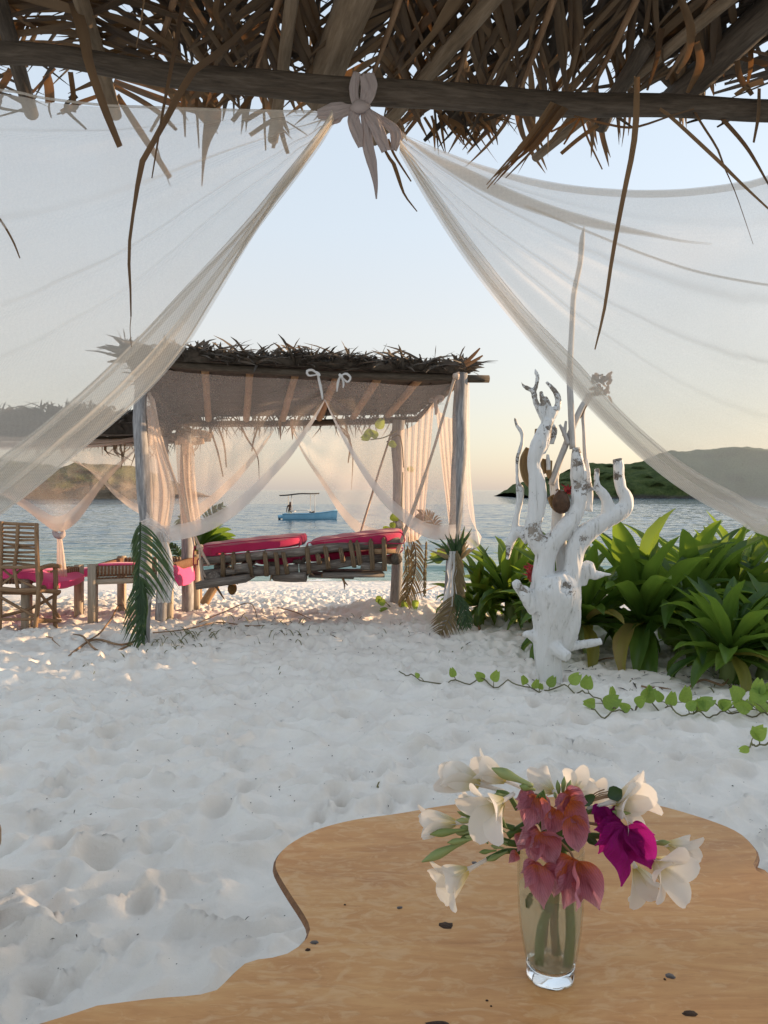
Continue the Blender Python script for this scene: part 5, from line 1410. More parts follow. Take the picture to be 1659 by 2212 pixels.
ta = lounger('woven wooden lounger with a bright pink pad behind the stick chair', la, V(0, 1236, 7.25).z, 0)
lb = [ground_at(770, 1030, 7.43), ground_at(1400, 1000, 7.65), ground_at(1625, 905, 8.5), ground_at(1010, 910, 8.35)]
tb = lounger('wooden lounger with brown woven end panel behind the green frond post', lb, V(200, 1219, 7.43).z, 0)
mb = MB()          # woven brown end panel facing the viewer
for i in range(5):
    for j in range(22):
        a = Vector((lb[0].x, lb[0].y, 0)).lerp(Vector((lb[1].x, lb[1].y, 0)), (j + .5 + .5 * (i % 2)) / 23)
        mb.box((a.x, a.y - .012, V(200, 1226 + i * 6.0, 7.43).z), .03, .02, .022)
mb.obj('woven_panel', M['weave'], tb)
MB().beam((lb[0].x, lb[0].y - .01, V(200, 1257, 7.43).z), (lb[1].x, lb[1].y - .01, V(200, 1257, 7.43).z), .04, .05).obj('rail', M['plank'], tb)
def pad(label, rows, th, grp):
    g = np.array([crv(r, 24) for r in rows]); g = np.array([crv(g[:, j], 20) for j in range(24)]).transpose(1, 0, 2)
    nr_, nc_ = g.shape[:2]
    top_ = g.copy(); bot = g.copy(); bot[..., 2] -= th
    for i in range(nr_):
        for j in range(nc_):
            e = min(i, nr_ - 1 - i, j, nc_ - 1 - j)
            if e == 0: top_[i, j, 2] -= th * .25; bot[i, j, 2] += th * .15
    mb = MB(); mb.grid(top_); mb.grid(bot[:, ::-1])
    for ring in ([(0, j) for j in range(nc_)], [(i, nc_ - 1) for i in range(nr_)], [(nr_ - 1, j) for j in range(nc_)][::-1], [(i, 0) for i in range(nr_)][::-1]):
        mb.grid([[bot[q] for q in ring], [top_[q] for q in ring]])
    mb.g = mb.v
    return tag(mb.obj('lounger_pad', M['pink']), label, 'cushion', grp)
gK = 'pink pads on the wooden loungers'
pad('hot pink pad sagging over the right end of the lounger behind the stick chair', [[C1(-820, 580, 7.15), C1(100, 575, 7.15), C1(270, 590, 7.12), C1(330, 640, 7.1), C1(400, 670, 7.1)], [C1(-720, 560, 7.5), C1(200, 562, 7.5), C1(420, 600, 7.5), C1(520, 645, 7.5), C1(610, 640, 7.5)], [C1(-640, 552, 7.95), C1(250, 556, 7.95), C1(560, 566, 7.95), C1(640, 580, 7.95), C1(700, 600, 7.95)]], .10, gK)
pad('hot pink pad behind the tassel reaching toward the woven end panel', [[C1(560, 585, 8.2), C1(660, 575, 8.2), C1(760, 565, 8.2)], [C1(590, 565, 8.8), C1(670, 560, 8.8), C1(760, 552, 8.8)]], .09, gK)
pad('hot pink pad on the lounger right of the green frond post', [[C1(1330, 560, 7.62), C1(1430, 545, 7.6), C1(1450, 600, 7.6), C1(1480, 650, 7.6)], [C1(1370, 530, 8.0), C1(1470, 525, 8.0), C1(1520, 570, 8.0), C1(1560, 640, 8.0)], [C1(1400, 518, 8.5), C1(1500, 520, 8.5), C1(1590, 522, 8.5), C1(1622, 600, 8.5)]], .09, gK)
pad('dark crimson pad lying behind the woven end panel of the lounger', [[C1(800, 528, 7.5), C1(1000, 524, 7.55), C1(1120, 524, 7.6)], [C1(900, 515, 8.1), C1(1060, 515, 8.1), C1(1200, 515, 8.1)]], .06, gK)

ch = thing('stick_chair', 'rustic brown stick armchair with slatted back seen from behind', 'chair', V(60, 1362, 7.0))
def st(pts, r, name, d0=7.0):
    MB().tube([C1(x, y, d) for x, y, d in pts], r, 8, 14, .08).obj(name, M['stick'], ch)
st([(12, 180, 7.05), (10, 400, 7.02), (4, 560, 7.0), (4, 760, 7.0), (-4, 1075, 7.0)], .019, 'back_post')
st([(303, 195, 7.05), (305, 400, 7.02), (312, 560, 7.0), (322, 760, 6.98), (288, 1095, 6.98)], [.02, .02, .022, .022, .024], 'leg')
st([(150, 200, 7.06), (140, 400, 7.03), (118, 560, 7.01), (128, 640, 7.0), (150, 745, 7.0)], .017, 'back_post')
st([(-10, 190, 7.06), (150, 200, 7.06), (312, 206, 7.06)], .016, 'top_rail')
for k, y in enumerate((238, 272, 303, 335, 368, 400, 435, 465, 498, 530)):
    st([(8, y - 6 + rnd.gauss(0, 3), 7.05), (150, y + rnd.gauss(0, 4), 7.06), (308, y + rnd.gauss(4, 4), 7.05)], [.011, .012, .011], 'slat')
st([(-20, 555, 7.0), (150, 560, 7.0), (320, 552, 7.0)], .017, 'back_rail')
st([(318, 572, 7.0), (365, 555, 7.05), (430, 543, 7.12), (500, 552, 7.2)], [.018, .02, .022, .02], 'arm')
st([(458, 560, 7.18), (462, 700, 7.18), (452, 850, 7.18), (462, 1072, 7.18)], [.022, .023, .022, .022], 'leg')
st([(-20, 735, 7.0), (150, 752, 7.0), (325, 745, 6.99)], .024, 'seat_rail'); st([(-20, 770, 7.1), (320, 770, 7.1)], .02, 'seat_rail')
st([(320, 750, 7.0), (495, 762, 7.19)], .022, 'seat_rail'); st([(330, 725, 7.05), (480, 720, 7.25)], .02, 'seat_rail')
st([(0, 805, 7.0), (150, 890, 7.0), (310, 975, 6.98)], .015, 'brace'); st([(0, 970, 7.05), (250, 900, 7.1), (490, 772, 7.2)], .015, 'brace')
st([(320, 760, 7.0), (400, 860, 7.1), (495, 975, 7.2)], .014, 'brace'); st([(-10, 990, 7.0), (300, 990, 6.98)], .014, 'stretcher'); st([(300, 992, 6.98), (505, 1000, 7.2)], .014, 'stretcher'); st([(300, 1012, 6.99), (500, 1008, 7.19)], .012, 'stretcher')
st([(-10, 720, 7.0), (80, 650, 7.02), (180, 575, 7.04)], .012, 'brace'); st([(20, 570, 7.02), (110, 640, 7.03), (320, 740, 7.0)], .012, 'brace'); st([(340, 575, 7.05), (345, 650, 7.06), (325, 720, 7.0)], .016, 'brace')
for k in range(6):
    st([(-20, 745 + 2 * k, 7.02 + .03 * k), (320, 755 + 2 * k, 7.01 + .03 * k)], .012, 'seat_slat')
# ------------------------------------------------------------------ white painted driftwood sculpture
DW = 5.1
def C8(cx, cy, dd=0.0): return V(993.7 + cx / 2.845, 734.5 + cy / 2.845, DW + dd)
px8 = DW / FD / 2.845
dwt = NT('white_washed_driftwood')
v = dwt.coords('Object', (1, 1, .35))
f = dwt.noise(v, 11, 6, .7, .5); f2 = dwt.noise(dwt.coords('Object', (1, 1, .08)), 42, 4, .65); f3 = dwt.noise(dwt.coords('Object'), 24, 5, .8, .8)
white = dwt.ramp(f2, [(.27, (.16, .145, .13)), (.33, (.46, .45, .43)), (.42, (.63, .625, .61)), (.7, (.69, .685, .675))])
bare = dwt.ramp(f, [(.35, (.10, .08, .065)), (.6, (.30, .26, .22))])
s = dwt.n('ShaderNodeSeparateXYZ'); dwt.l(dwt.coords('Object'), s.inputs[0])
at_ = dwt.n('ShaderNodeAttribute'); at_.attribute_name = 'wear'
ms = dwt.math('ADD', dwt.math('MULTIPLY', f3, 1.15), dwt.math('MULTIPLY', at_.outputs['Fac'], .22))
msk = dwt.ramp(ms, [(.735, (0, 0, 0)), (.78, (1, 1, 1))])
col = dwt.mix(msk, white, bare)
dw_m = dwt.fin(dwt.bsdf(col, .75, dwt.bump(dwt.math('ADD', f2, dwt.math('MULTIPLY', msk, -.35)), .75, .008), .25).outputs[0])

dw = thing('driftwood_tree', 'white painted driftwood trunk with gnarled upright branches standing in the sand', 'sculpture', C8(550, 2150))
BR = []
def br(pts, n=12, steps=None):
    L = len(pts)
    BR.append(([C8(p[0], p[1], p[3] if len(p) > 3 else 0) for p in pts], [p[2] * px8 * .97 for p in pts]))
br([(548, 2230, 74), (550, 2150, 74), (548, 2000, 80), (545, 1880, 88), (555, 1800, 104), (562, 1720, 128), (570, 1600, 148), (575, 1520, 150), (560, 1440, 110)])
br([(620, 1900, 60), (640, 1750, 90), (660, 1600, 85), (670, 1500, 75)])
br([(520, 1620, 80), (515, 1450, 74), (520, 1350, 66), (545, 1265, 64), (590, 1210, 58), (650, 1150, 55), (705, 1085, 50), (732, 1010, 46), (733, 930, 50), (727, 850, 50), (722, 780, 44), (718, 720, 34), (712, 660, 22)])
br([(665, 1620, 80), (680, 1500, 68), (695, 1390, 60), (712, 1280, 62), (745, 1215, 64), (800, 1165, 58), (890, 1110, 50), (980, 1062, 52), (1025, 1010, 46), (1022, 960, 42), (995, 920, 36), (980, 850, 32), (974, 780, 32), (966, 730, 28)])
br([(915, 1080, 48), (905, 1000, 36), (880, 950, 30), (850, 915, 26), (838, 870, 20), (840, 790, 17)])
br([(845, 915, 18), (815, 915, 10)], 8)
br([(530, 1300, 66), (470, 1240, 60), (448, 1180, 55), (452, 1130, 48), (470, 1070, 52), (478, 990, 55), (476, 900, 52), (465, 830, 46), (450, 770, 40), (460, 710, 46), (485, 650, 54), (510, 590, 50), (532, 530, 42), (545, 490, 40)])
br([(515, 500, 22), (490, 440, 20), (465, 380, 18), (452, 320, 17), (425, 300, 14), (395, 285, 11), (375, 258, 6)])
br([(452, 325, 15), (470, 280, 13), (478, 230, 11), (468, 195, 9), (460, 178, 3)])
br([(550, 490, 28), (580, 440, 26), (602, 400, 20), (600, 350, 19), (578, 305, 17), (550, 275, 14), (530, 255, 9)])
br([(520, 480, 18), (512, 400, 14), (500, 330, 12), (498, 312, 6)]); br([(545, 470, 20), (545, 400, 16), (528, 345, 10)])
br([(430, 1220, 50, .05), (380, 1180, 40, .08), (340, 1190, 34, .1), (310, 1260, 26, .1), (292, 1350, 10, .1)])
br([(330, 1200, 30, .1), (345, 1100, 20, .1), (365, 1000, 22, .1), (372, 920, 26, .1), (356, 870, 14, .1), (350, 780, 12, .1), (356, 710, 13, .1), (380, 640, 13, .1), (380, 570, 13, .1), (352, 530, 12, .1), (336, 480, 7, .1)])
br([(470, 1640, 66, -.03), (420, 1590, 50, -.05), (385, 1540, 40, -.06), (345, 1500, 30, -.07), (330, 1480, 20, -.07)])
br([(640, 1590, 50, -.10), (628, 1530, 40, -.14)])
br([(740, 1500, 40, .05), (760, 1420, 46, .03), (790, 1395, 40, .02), (815, 1440, 32, .02), (860, 1440, 22, .02), (935, 1440, 5, .02)])
br([(640, 1450, 40, .08), (625, 1300, 42, .09), (605, 1150, 46, .1), (600, 1030, 40, .12)])
br([(560, 1850, 56, -.02), (610, 1910, 44, -.08), (668, 1952, 33, -.14)])
br([(620, 1890, 34, .02), (740, 1870, 28, .05), (870, 1850, 24, .06)]); br([(650, 1840, 40), (720, 1820, 24)])
br([(480, 1830, 50), (420, 1810, 28), (385, 1812, 10)])
br([(590, 1000, 36, .12), (580, 860, 32, .13), (600, 800, 22, .13)]); br([(560, 640, 22, .08), (575, 560, 22, .08), (578, 520, 14, .08)]); br([(545, 800, 14, .07), (540, 700, 12, .07)])
br([(780, 1050, 34, .04), (795, 960, 26, .04), (785, 830, 22, .04), (780, 730, 10, .04)])
mb = MB()
for P_, R_ in BR:
    mb.tube(P_, R_, 12, max(10, len(P_) * 4), .10)
me = mb.mesh('trunk', dw_m)
tmp = bpy.data.objects.new('tmp_trunk', me); C.objects.link(tmp)
rm = tmp.modifiers.new('r', 'REMESH'); rm.mode = 'VOXEL'; rm.voxel_size = .0075; rm.use_smooth_shade = True
sm = tmp.modifiers.new('s', 'SMOOTH'); sm.iterations = 4; sm.factor = .5
dg = bpy.context.evaluated_depsgraph_get()
me2 = bpy.data.meshes.new_from_object(tmp.evaluated_get(dg))
bpy.data.objects.remove(tmp)
co_ = np.zeros(len(me2.vertices) * 3, np.float32); me2.vertices.foreach_get('co', co_); co_ = co_.reshape(-1, 3)
no_ = np.zeros(len(me2.vertices) * 3, np.float32); me2.vertices.foreach_get('normal', no_); no_ = no_.reshape(-1, 3)
nz = .007 * fbm(co_[:, 0] * 14 + co_[:, 1] * 9, co_[:, 2] * 6, 3) + .004 * fbm((co_[:, 0] + co_[:, 1]) * 60, co_[:, 2] * 9, 2)
for (hx, hy, hr, hd) in ((725, 890, 40, .035), (740, 1225, 24, .012), (628, 1515, 34, .03), (375, 1520, 26, .025)):
    c = C8(hx, hy, -.04 if hy > 1500 else 0); r = np.sqrt((co_[:, 0] - c.x) ** 2 + ((co_[:, 2] - c.z) * .75) ** 2) / (hr * px8)
    front = co_[:, 1] < DW + .02
    nz -= np.where(front, hd * np.exp(-r ** 3), 0)
co_ += no_ * nz[:, None]
me2.vertices.foreach_set('co', co_.ravel())
wear = np.zeros(len(co_), np.float32)
for (hx, hy, hr) in ((725, 890, 46), (740, 1225, 30), (628, 1510, 42), (375, 1520, 46), (715, 660, 70), (966, 730, 46), (840, 790, 40), (500, 330, 130), (590, 330, 95), (400, 280, 60), (470, 1180, 85), (340, 490, 60), (350, 720, 60), (372, 910, 36), (575, 560, 70), (670, 1960, 40), (720, 760, 50), (780, 900, 60), (310, 1300, 50), (950, 830, 40)):
    c = C8(hx, hy)
    r = np.sqrt((co_[:, 0] - c.x) ** 2 + (co_[:, 2] - c.z) ** 2) / (hr * px8)
    wear = np.maximum(wear, np.exp(-r ** 2.5).astype(np.float32))
aw = me2.attributes.new('wear', 'FLOAT', 'POINT'); aw.data.foreach_set('value', wear)
me2.materials.clear(); me2.materials.append(dw_m)
link('trunk', me2, dw)
gs = wood('grey_stick', [(.3, (.28, .26, .24)), (.5, (.44, .42, .40)), (.7, (.60, .58, .555))], 50)
MB().tube([V(1238, 970, DW + .05), V(1233, 880, DW + .05), V(1231, 800, DW + .05), V(1236, 690, DW + .05), V(1240, 635, DW + .05), V(1253, 570, DW + .05), V(1257, 520, DW + .05), V(1262, 488, DW + .05)], [.022, .021, .020, .018, .018, .017, .017, .003], 10, 40, .07).obj('tall_stick', gs, dw)
MB().tube([C8(560, 890, .08), C8(605, 760, .08), C8(660, 620, .08), (C8(735, 440, .08)), C8(790, 340, .08)], [.021, .021, .02, .02, .017], 10, 24, .06).obj('stick', gs, dw)
MB().tube([C8(782, 830, .1), C8(768, 700, .1), C8(760, 560, .1), C8(755, 470, .1), C8(770, 415, .1)], [.016, .015, .012, .011, .004], 8, 20, .1).obj('stick', gs, dw)
MB().tube([C8(665, 640, .06), C8(640, 570, .06), C8(612, 520, .06)], [.018, .015, .008], 8, 10, .1).obj('stick', gs, dw)
MB().tube([C8(640, 590, .06), C8(645, 540, .06), C8(650, 498, .06)], [.015, .012, .008], 8, 10, .1).obj('stick', gs, dw)
nut = thing('seed_pod', 'shiny brown sea coconut wedged between the white driftwood branches', 'seed pod', C8(622, 1000, .02))
g = []
for i in range(13):
    t_ = math.pi * i / 12
    g.append([C8(622 + 54 * math.sin(t_) * math.cos(a) * (1 - .15 * math.cos(t_)), 995 - 74 * math.cos(t_), .02) + Vector((0, 54 * px8 * math.sin(t_) * math.sin(a), 0)) for a in np.linspace(0, 6.2832, 19)])
mb = MB(); mb.grid(g); mb.obj('shell', wood('pod_brown', [(.3, (.035, .018, .010)), (.6, (.10, .052, .028)), (.8, (.17, .09, .05))], 30, .4), nut)
MB().tube([C8(610, 925, .0), C8(600, 918, -.01), C8(590, 925, 0)], .006, 6).obj('stalk', M['stick'], nut)
bark_m = wood('ochre_bark', [(.3, (.15, .085, .035)), (.6, (.30, .19, .085)), (.8, (.42, .30, .16))], 60)
bk_ = thing('bark_plate', 'curled ochre bark plate leaning behind the tallest white branch', 'bark', C8(420, 800, .07))
for pts, w in [(((425, 665), (405, 730), (408, 800), (430, 870), (460, 910)), (22, 46, 52, 44, 10)), (((560, 960), (590, 1010), (610, 1050)), (30, 46, 20)), (((520, 730), (512, 780), (525, 820)), (20, 30, 16)), (((560, 740), (550, 800), (556, 850)), (14, 26, 12)), (((475, 545), (480, 580), (478, 610)), (10, 22, 12))]:
    o_ = MB().ribbon([C8(x, y, .075) for x, y in pts], [k * px8 * 1.3 for k in w], (.3, -1, 0), 14, .6).obj('plate', bark_m, bk_)
    o_.modifiers.new('t', 'SOLIDIFY').thickness = .012
redm = leafy('red_dry_petals', [(.2, (.25, .02, .03)), (.6, (.45, .05, .05)), (.9, (.5, .15, .1))], .6, .3, None, 8)
for lab, cx_, cy_, n_, sp_ in (('small dried red flower tucked behind the front driftwood branch', 660, 935, 8, 22), ('dried red blossom spike beside the left driftwood stub', 430, 1450, 18, 40)):
    rf_ = thing('dried_flower', lab, 'flower', C8(cx_, cy_ + 50, .03))
    for k in range(n_):
        p = C8(cx_ + rnd.gauss(0, 8), cy_ + rnd.uniform(-sp_, sp_), .03)
        MB().ribbon([p, p + Vector((rnd.gauss(0, .018), -.01, .02)), p + Vector((rnd.gauss(0, .03), -.015, rnd.uniform(.01, .06)))], [.008, .02, .003], (rnd.gauss(0, .5), -1, 0), 5, .4).obj('petal', redm, rf_)
db = thing('dried_flower', 'brown dried flower head hanging at the net beside the tall stick', 'flower', V(1295, 830, DW + .08))
drym = leafy('dried_brown', [(.2, (.13, .085, .05)), (.6, (.24, .16, .10)), (.9, (.33, .24, .16))], .8, .2, None, 8)
MB().tube([C8(735, 480, .08), C8(800, 360, .08), C8(850, 290, .08)], .007, 6).obj('stem', M['stick'], db)
for k in range(42):
    cx_, cy_ = rnd.choice([(860, 240), (885, 250), (880, 300), (895, 330), (830, 260), (850, 310)])
    p = C8(cx_ + rnd.gauss(0, 11), cy_ + rnd.gauss(0, 14), .08 + rnd.gauss(0, .02))
    q = p + Vector((rnd.gauss(0, .03), rnd.gauss(0, .03), rnd.gauss(.005, .025)))
    MB().ribbon([p, p.lerp(q, .5) + Vector((0, -.006, 0)), q], [.012, .03, .012], (rnd.gauss(0, .6), -1, rnd.gauss(0, .5)), 4, .4).obj('petal', drym, db)

# ------------------------------------------------------------------ beach lilies: every leaf its own piece
def lily_mesh(L, W, arch, seed):
    r_ = random.Random(seed)
    g, G_ = [], []
    p = np.array((0., 0, 0)); n_ = 12; dt = L / (n_ - 1); ph = r_.random() * 6
    for i in range(n_):
        u = i / (n_ - 1)
        th = arch * (u ** 1.7) + .12 * math.sin(u * 5 + ph)
        if i: p = p + dt * np.array((0, math.cos(th), -math.sin(th)))
        w = W * (.42 + .58 * math.sin(min(1, u * 1.45) * math.pi / 2)) * (1 - max(0, (u - .5) / .5) ** 2.2) + .004
        rr, rg = [], []
        for j in range(7):
            c = j / 6 * 2 - 1
            up = abs(c) ** 1.3 * w * .26 + .06 * w * math.sin(u * 16 + ph + (2 if c > 0 else 0)) * abs(c)
            rr.append(p + np.array((c * w / 2 * (1 - .06 * abs(c)), math.sin(th) * up, math.cos(th) * up)))
            rg.append((c * w * 3 + seed, ph, u * L * .4))
        g.append(rr); G_.append(rg)
    b = MB(); b.grid(g, G_)
    return b.mesh('leaf', M['lily'])
LILY_OLD = leafy('yellowing_lily_leaf', [(.2, (.15, .16, .03)), (.5, (.24, .22, .045)), (.8, (.26, .17, .07))], .5, .35, (.42, .36, .06), 5)
LM = [lily_mesh(rnd.uniform(.75, .95), rnd.uniform(.14, .185), a, k) for k, a in enumerate((.5, .8, 1.0, 1.3, 1.7, .35, .9, 2.1, 1.5, .65))]
def lily(label, x, y, h, n, heads=((0, 0, 1),), grp='beach lilies', spread=1.0, rr=None, leafname='leaf'):
    r_ = rr or rnd
    base = Vector((x, y, gz(x, y)))
    t_ = thing('beach_lily', label, 'plant', base, grp)
    for (hx, hy, hs) in heads:
        c = base + Vector((hx, hy, h * .22 * hs))
        MB().tube([base + Vector((hx * .8, hy * .8, -.1)), c], [.07, .05], 8, 5, .1).obj('stalk', M['bud'], t_)
        for k in range(n):
            u = (k + .5) / n
            az = k * 2.39996 + r_.gauss(0, .15)
            el = math.radians(86 - 84 * u ** .8 + r_.gauss(0, 6))
            d = Vector((math.cos(az) * math.cos(el), math.sin(az) * math.cos(el), math.sin(el)))
            pool = (0, 5, 1, 9) if u < .4 else ((1, 2, 3, 6, 9) if u < .75 else (3, 4, 7, 8))
            me_ = LM[r_.choice(pool)]
            up = Vector((0, 0, 1)) if el < 1.3 else Vector((-math.cos(az), -math.sin(az), .2))
            sc = h * hs * r_.uniform(.82, 1.08) * (1.0 - .12 * u)
            m = place(d, up + Vector((r_.gauss(0, .15), r_.gauss(0, .15), 0)), c + d * .02, 1.0)
            lf_ = link(leafname, me_, t_, m @ Matrix.Diagonal((sc * spread, sc, sc, 1)))
            if u > .6 and r_.random() < .07:
                lf_.material_slots[0].link = 'OBJECT'; lf_.material_slots[0].material = LILY_OLD
    return t_
lily('largest dark green beach lily right of the driftwood with long upright strap leaves', 2.02, 6.0, 1.16, 38, ((0, 0, 1), (-.42, .15, .88), (.42, .1, .95)))
lily('dark green beach lily behind the driftwood reaching toward the pavilion post', 1.22, 7.45, .92, 40, ((0, 0, 1), (.45, .2, .95), (-.3, .1, .7)))
lily('low beach lily with broad drooping leaves at the right edge of the sand', 2.36, 5.25, .74, 40, ((0, 0, 1), (.35, .15, .9)), spread=1.15)
lily('beach lily cut by the right edge of the picture behind the low one', 3.3, 6.1, 1.1, 44, ((0, 0, 1), (-.4, .3, .9)))
lily('beach lily hidden low behind the driftwood foot', 1.62, 6.9, .85, 34)
lily('beach lily among the dense clump at the water side of the right edge', 2.9, 7.2, 1.0, 40, ((0, 0, 1), (.5, .2, 1)))
# unseen trees added past the right edge to shade the sand and thatch
hx = random.Random(4)
def shade_tree(label, x, y, h, r, n):
    base = Vector((x, y, gz(x, y)))
    t_ = thing('added_shade_tree', label, 'tree', base, 'unseen trees added past the right edge for shade')
    MB().tube([base - Vector((0, 0, .3)), base + Vector((.1, 0, h * .35)), base + Vector((.05, .1, h * .85))], [.16, .12, .04], 8, 8, .1).obj('trunk', M['stick'], t_)
    mb = MB()
    for k in range(n):
        a, b = hx.uniform(0, 6.28), math.acos(hx.uniform(-1, 1)); rad = hx.random() ** .4
        c = base + Vector((math.cos(a) * math.sin(b) * r * rad, math.sin(a) * math.sin(b) * r * rad, h * .5 + math.cos(b) * h * .52 * rad))
        d = Vector((hx.gauss(0, 1), hx.gauss(0, 1), hx.gauss(0, .7))).normalized() * hx.uniform(.2, .42)
        mb.ribbon([c, c + d * .5, c + d], [.05, .2, .02], (hx.gauss(0, 1), hx.gauss(0, 1), 1), 4, .2)
    mb.obj('crown', M['lily'], t_)
for k in range(11):
    y = -1.5 + 1.22 * k
    tall = 5.0 < y < 8.2
    shade_tree('unseen leafy green tree added past the right edge to cast shade', 13.5 + hx.uniform(-.5, .5) + .12 * k, y, hx.uniform(4.9, 5.3) if tall else hx.uniform(2.8, 3.3), 1.25, 1100 if tall else 1050)
# ------------------------------------------------------------------ creeping beach vines with lobed leaves
def lobed(seed):
    r_ = random.Random(seed)
    n_ = 9; g, G_ = [], []
    fold_ = r_.uniform(.25, .9)
    for i in range(n_):
        u = i / (n_ - 1)
        w = .5 * math.sin(math.pi * (u ** .72) * .90 + .12) ** .75
        rr, rg = [], []
        for j in range(7):
            c = j / 6 * 2 - 1
            y = u + (.13 * abs(c) ** 1.2 * u * u - .05 * u * (1 - abs(c)))
            x = c * w
            rr.append((x * math.cos(fold_ * abs(c) * .7), y, abs(x) * math.sin(fold_) * .75 - .18 * u * u)); rg.append((x, y, u))
        g.append(rr); G_.append(rg)
    b = MB(); b.grid(g, G_)
    return b.mesh('leaf', M['vine'])
VM = [lobed(k) for k in range(6)]
def gp(x, y):
    """The sand under survey point (x, y)."""
    d = (CAM_H) * FD / (y - HZ)
    for _ in range(6):
        p = V(x, y, d); d *= (CAM_H - gz(p.x, d)) / (CAM_H - p.z) if abs(CAM_H - p.z) > 1e-6 else 1
    p = V(x, y, d)
    return Vector((p.x, p.y, gz(p.x, p.y)))
def vine(label, path, leaves, size, grp='creeping vines on the sand', r=.0042):
    P_ = [gp(*p) for p in path]
    t_ = thing('beach_vine', label, 'vine', P_[0], grp)
    pts = crv(P_, 60); pts[:, 2] = [gz(a, b) + .022 + .004 * math.sin(k * .7) for k, (a, b, c) in enumerate(pts)]
    MB().tube(pts, r, 6).obj('runner', M['stem'], t_)
    for (x, y, s_, az) in leaves:
        d_ = gp(x, y + 14); 
        i = int(np.argmin(np.linalg.norm(pts[:, :2] - np.array((d_.x, d_.y)), axis=1)))
        a = Vector(pts[i]); tip = V(x, y, a.y + rnd.uniform(-.03, .02))
        if tip.z < a.z + .02: tip.z = a.z + .02
        MB().tube([a, a.lerp(tip, .5) + Vector((0, 0, .01)), tip], [.0032, .0026, .002], 5, 6).obj('petiole', M['stem'], t_)
        dr = Vector((math.cos(az), rnd.gauss(-.15, .3), math.sin(az)))
        m = place(dr, Vector((rnd.gauss(0, .5), -1, rnd.uniform(.2, 1))), tip, size * s_)
        link('leaf', rnd.choice(VM), t_, m)
    return t_
vine('thin vine runner crossing in front of the driftwood foot with pale upright leaves', [(862, 1462), (905, 1466), (975, 1477), (1060, 1487), (1130, 1492), (1172, 1506), (1225, 1500), (1262, 1506), (1300, 1525), (1330, 1538)],
     [(980, 1468, .8, 1.8), (1045, 1478, .9, 2.4), (1066, 1472, .95, 1.2), (1134, 1482, .8, 1.9), (1150, 1490, .8, 1.0), (1166, 1494, .6, 1.5), (1188, 1488, .95, 1.2), (1234, 1480, 1.1, .9), (1266, 1494, 1.1, 1.5), (1285, 1534, .95, 3.0), (1306, 1528, 1.3, .6), (1320, 1520, .8, 1.5), (905, 1464, .5, 2.2)], .075)
vine('vine runner with big round leaves on the sand in front of the low lily', [(1278, 1540), (1330, 1540), (1380, 1536), (1420, 1540), (1470, 1552), (1530, 1558), (1600, 1558), (1680, 1556)],
     [(1360, 1534, .95, 2.6), (1376, 1524, 1.1, 1.2), (1392, 1518, 1.4, 1.0), (1400, 1516, 1.1, 1.6), (1428, 1536, .95, 2.0), (1446, 1528, 1.2, 1.4), (1474, 1528, 1.4, 1.3), (1486, 1534, .9, 1.0), (1500, 1534, 1.1, 1.0), (1516, 1556, 1.35, .5), (1526, 1550, 1.2, 1.9), (1552, 1536, 1.1, .5), (1560, 1530, 1.0, 1.0), (1505, 1552, .8, 3.1), (1620, 1560, 1.4, 2.6), (1634, 1556, 1.5, .5), (1600, 1510, 1.5, 2.3), (1628, 1516, 1.7, .9), (1650, 1510, 1.4, 1.2), (1640, 1500, 1.3, 1.6), (1660, 1540, 1.2, .7), (1612, 1540, .9, 1.2)], .064)
vine('second vine runner just behind the round-leaved one at the right edge', [(1480, 1522), (1540, 1528), (1600, 1532), (1690, 1536)], [(1590, 1524, 1.0, 1.4), (1620, 1520, 1.2, .6)], .07)
vine('short vine tip poking in at the right edge below the others', [(1616, 1632), (1632, 1620), (1660, 1618), (1700, 1622)], [(1628, 1608, 1.0, 1.0), (1640, 1606, 1.0, 2.0), (1618, 1632, .6, 3.6)], .075)

# ------------------------------------------------------------------ fronds tied to the posts
def frond(parent, rach, d, left, right, mat_, wid=.012, name='frond', ang=(.9, .9), droop=.5):
    """Feather frond: sighted rachis points, leaflet lengths (survey units) left/right."""
    P_ = crv([V(x, y, d) for x, y in rach], 40)
    f_ = MB().tube(P_, [.010] + [.008] * 38 + [.004], 6).obj(name, M[mat_], parent)
    b = MB()
    n_ = 30
    for k in range(n_):
        i = int(1 + 37 * k / (n_ - 1)); p = P_[i]
        tg = P_[min(39, i + 1)] - P_[i - 1]; tg /= np.linalg.norm(tg)
        for sgn, Ls in ((-1, left), (1, right)):
            L = np.interp(k / (n_ - 1), np.linspace(0, 1, len(Ls)), Ls) / FD * d * rnd.uniform(.88, 1.08)
            if L <= .01: continue
            side = np.cross(tg, (0, -1, 0)) * -sgn
            side = side / np.linalg.norm(side)
            a0 = ang[0 if sgn < 0 else 1] + rnd.gauss(0, .06)
            dr = Vector(tg * math.cos(a0) + side * math.sin(a0))
            pts = [Vector(p) + dr * (L * t_) + Vector((0, -.07 * L * math.sin(t_ * 2.5) + rnd.gauss(0, .003), -droop * L * t_ ** 2)) for t_ in (0, .3, .6, 1)]
            b.ribbon(pts, [wid * .6, wid * 1.15, wid, wid * .1], (rnd.gauss(0, .2), -1, .25), 7, .3)
    o_ = b.obj('leaflets', M[mat_], f_); o_['kind'] = 'stuff'
    return f_
fr1 = thing('palm_frond', 'green palm frond tied upright on the left pavilion post drooping to the right', 'frond', V(302, 1140, 6.25), 'palm fronds tied to the pavilion posts')
frond(fr1, [(303, 1128), (303, 1160), (302, 1200), (299, 1235), (300, 1262), (306, 1282)], 6.22, [36, 34, 26, 20, 20, 16], [66, 84, 88, 74, 46, 14], 'frond', .0125, 'frond', (.6, 1.25), .75)
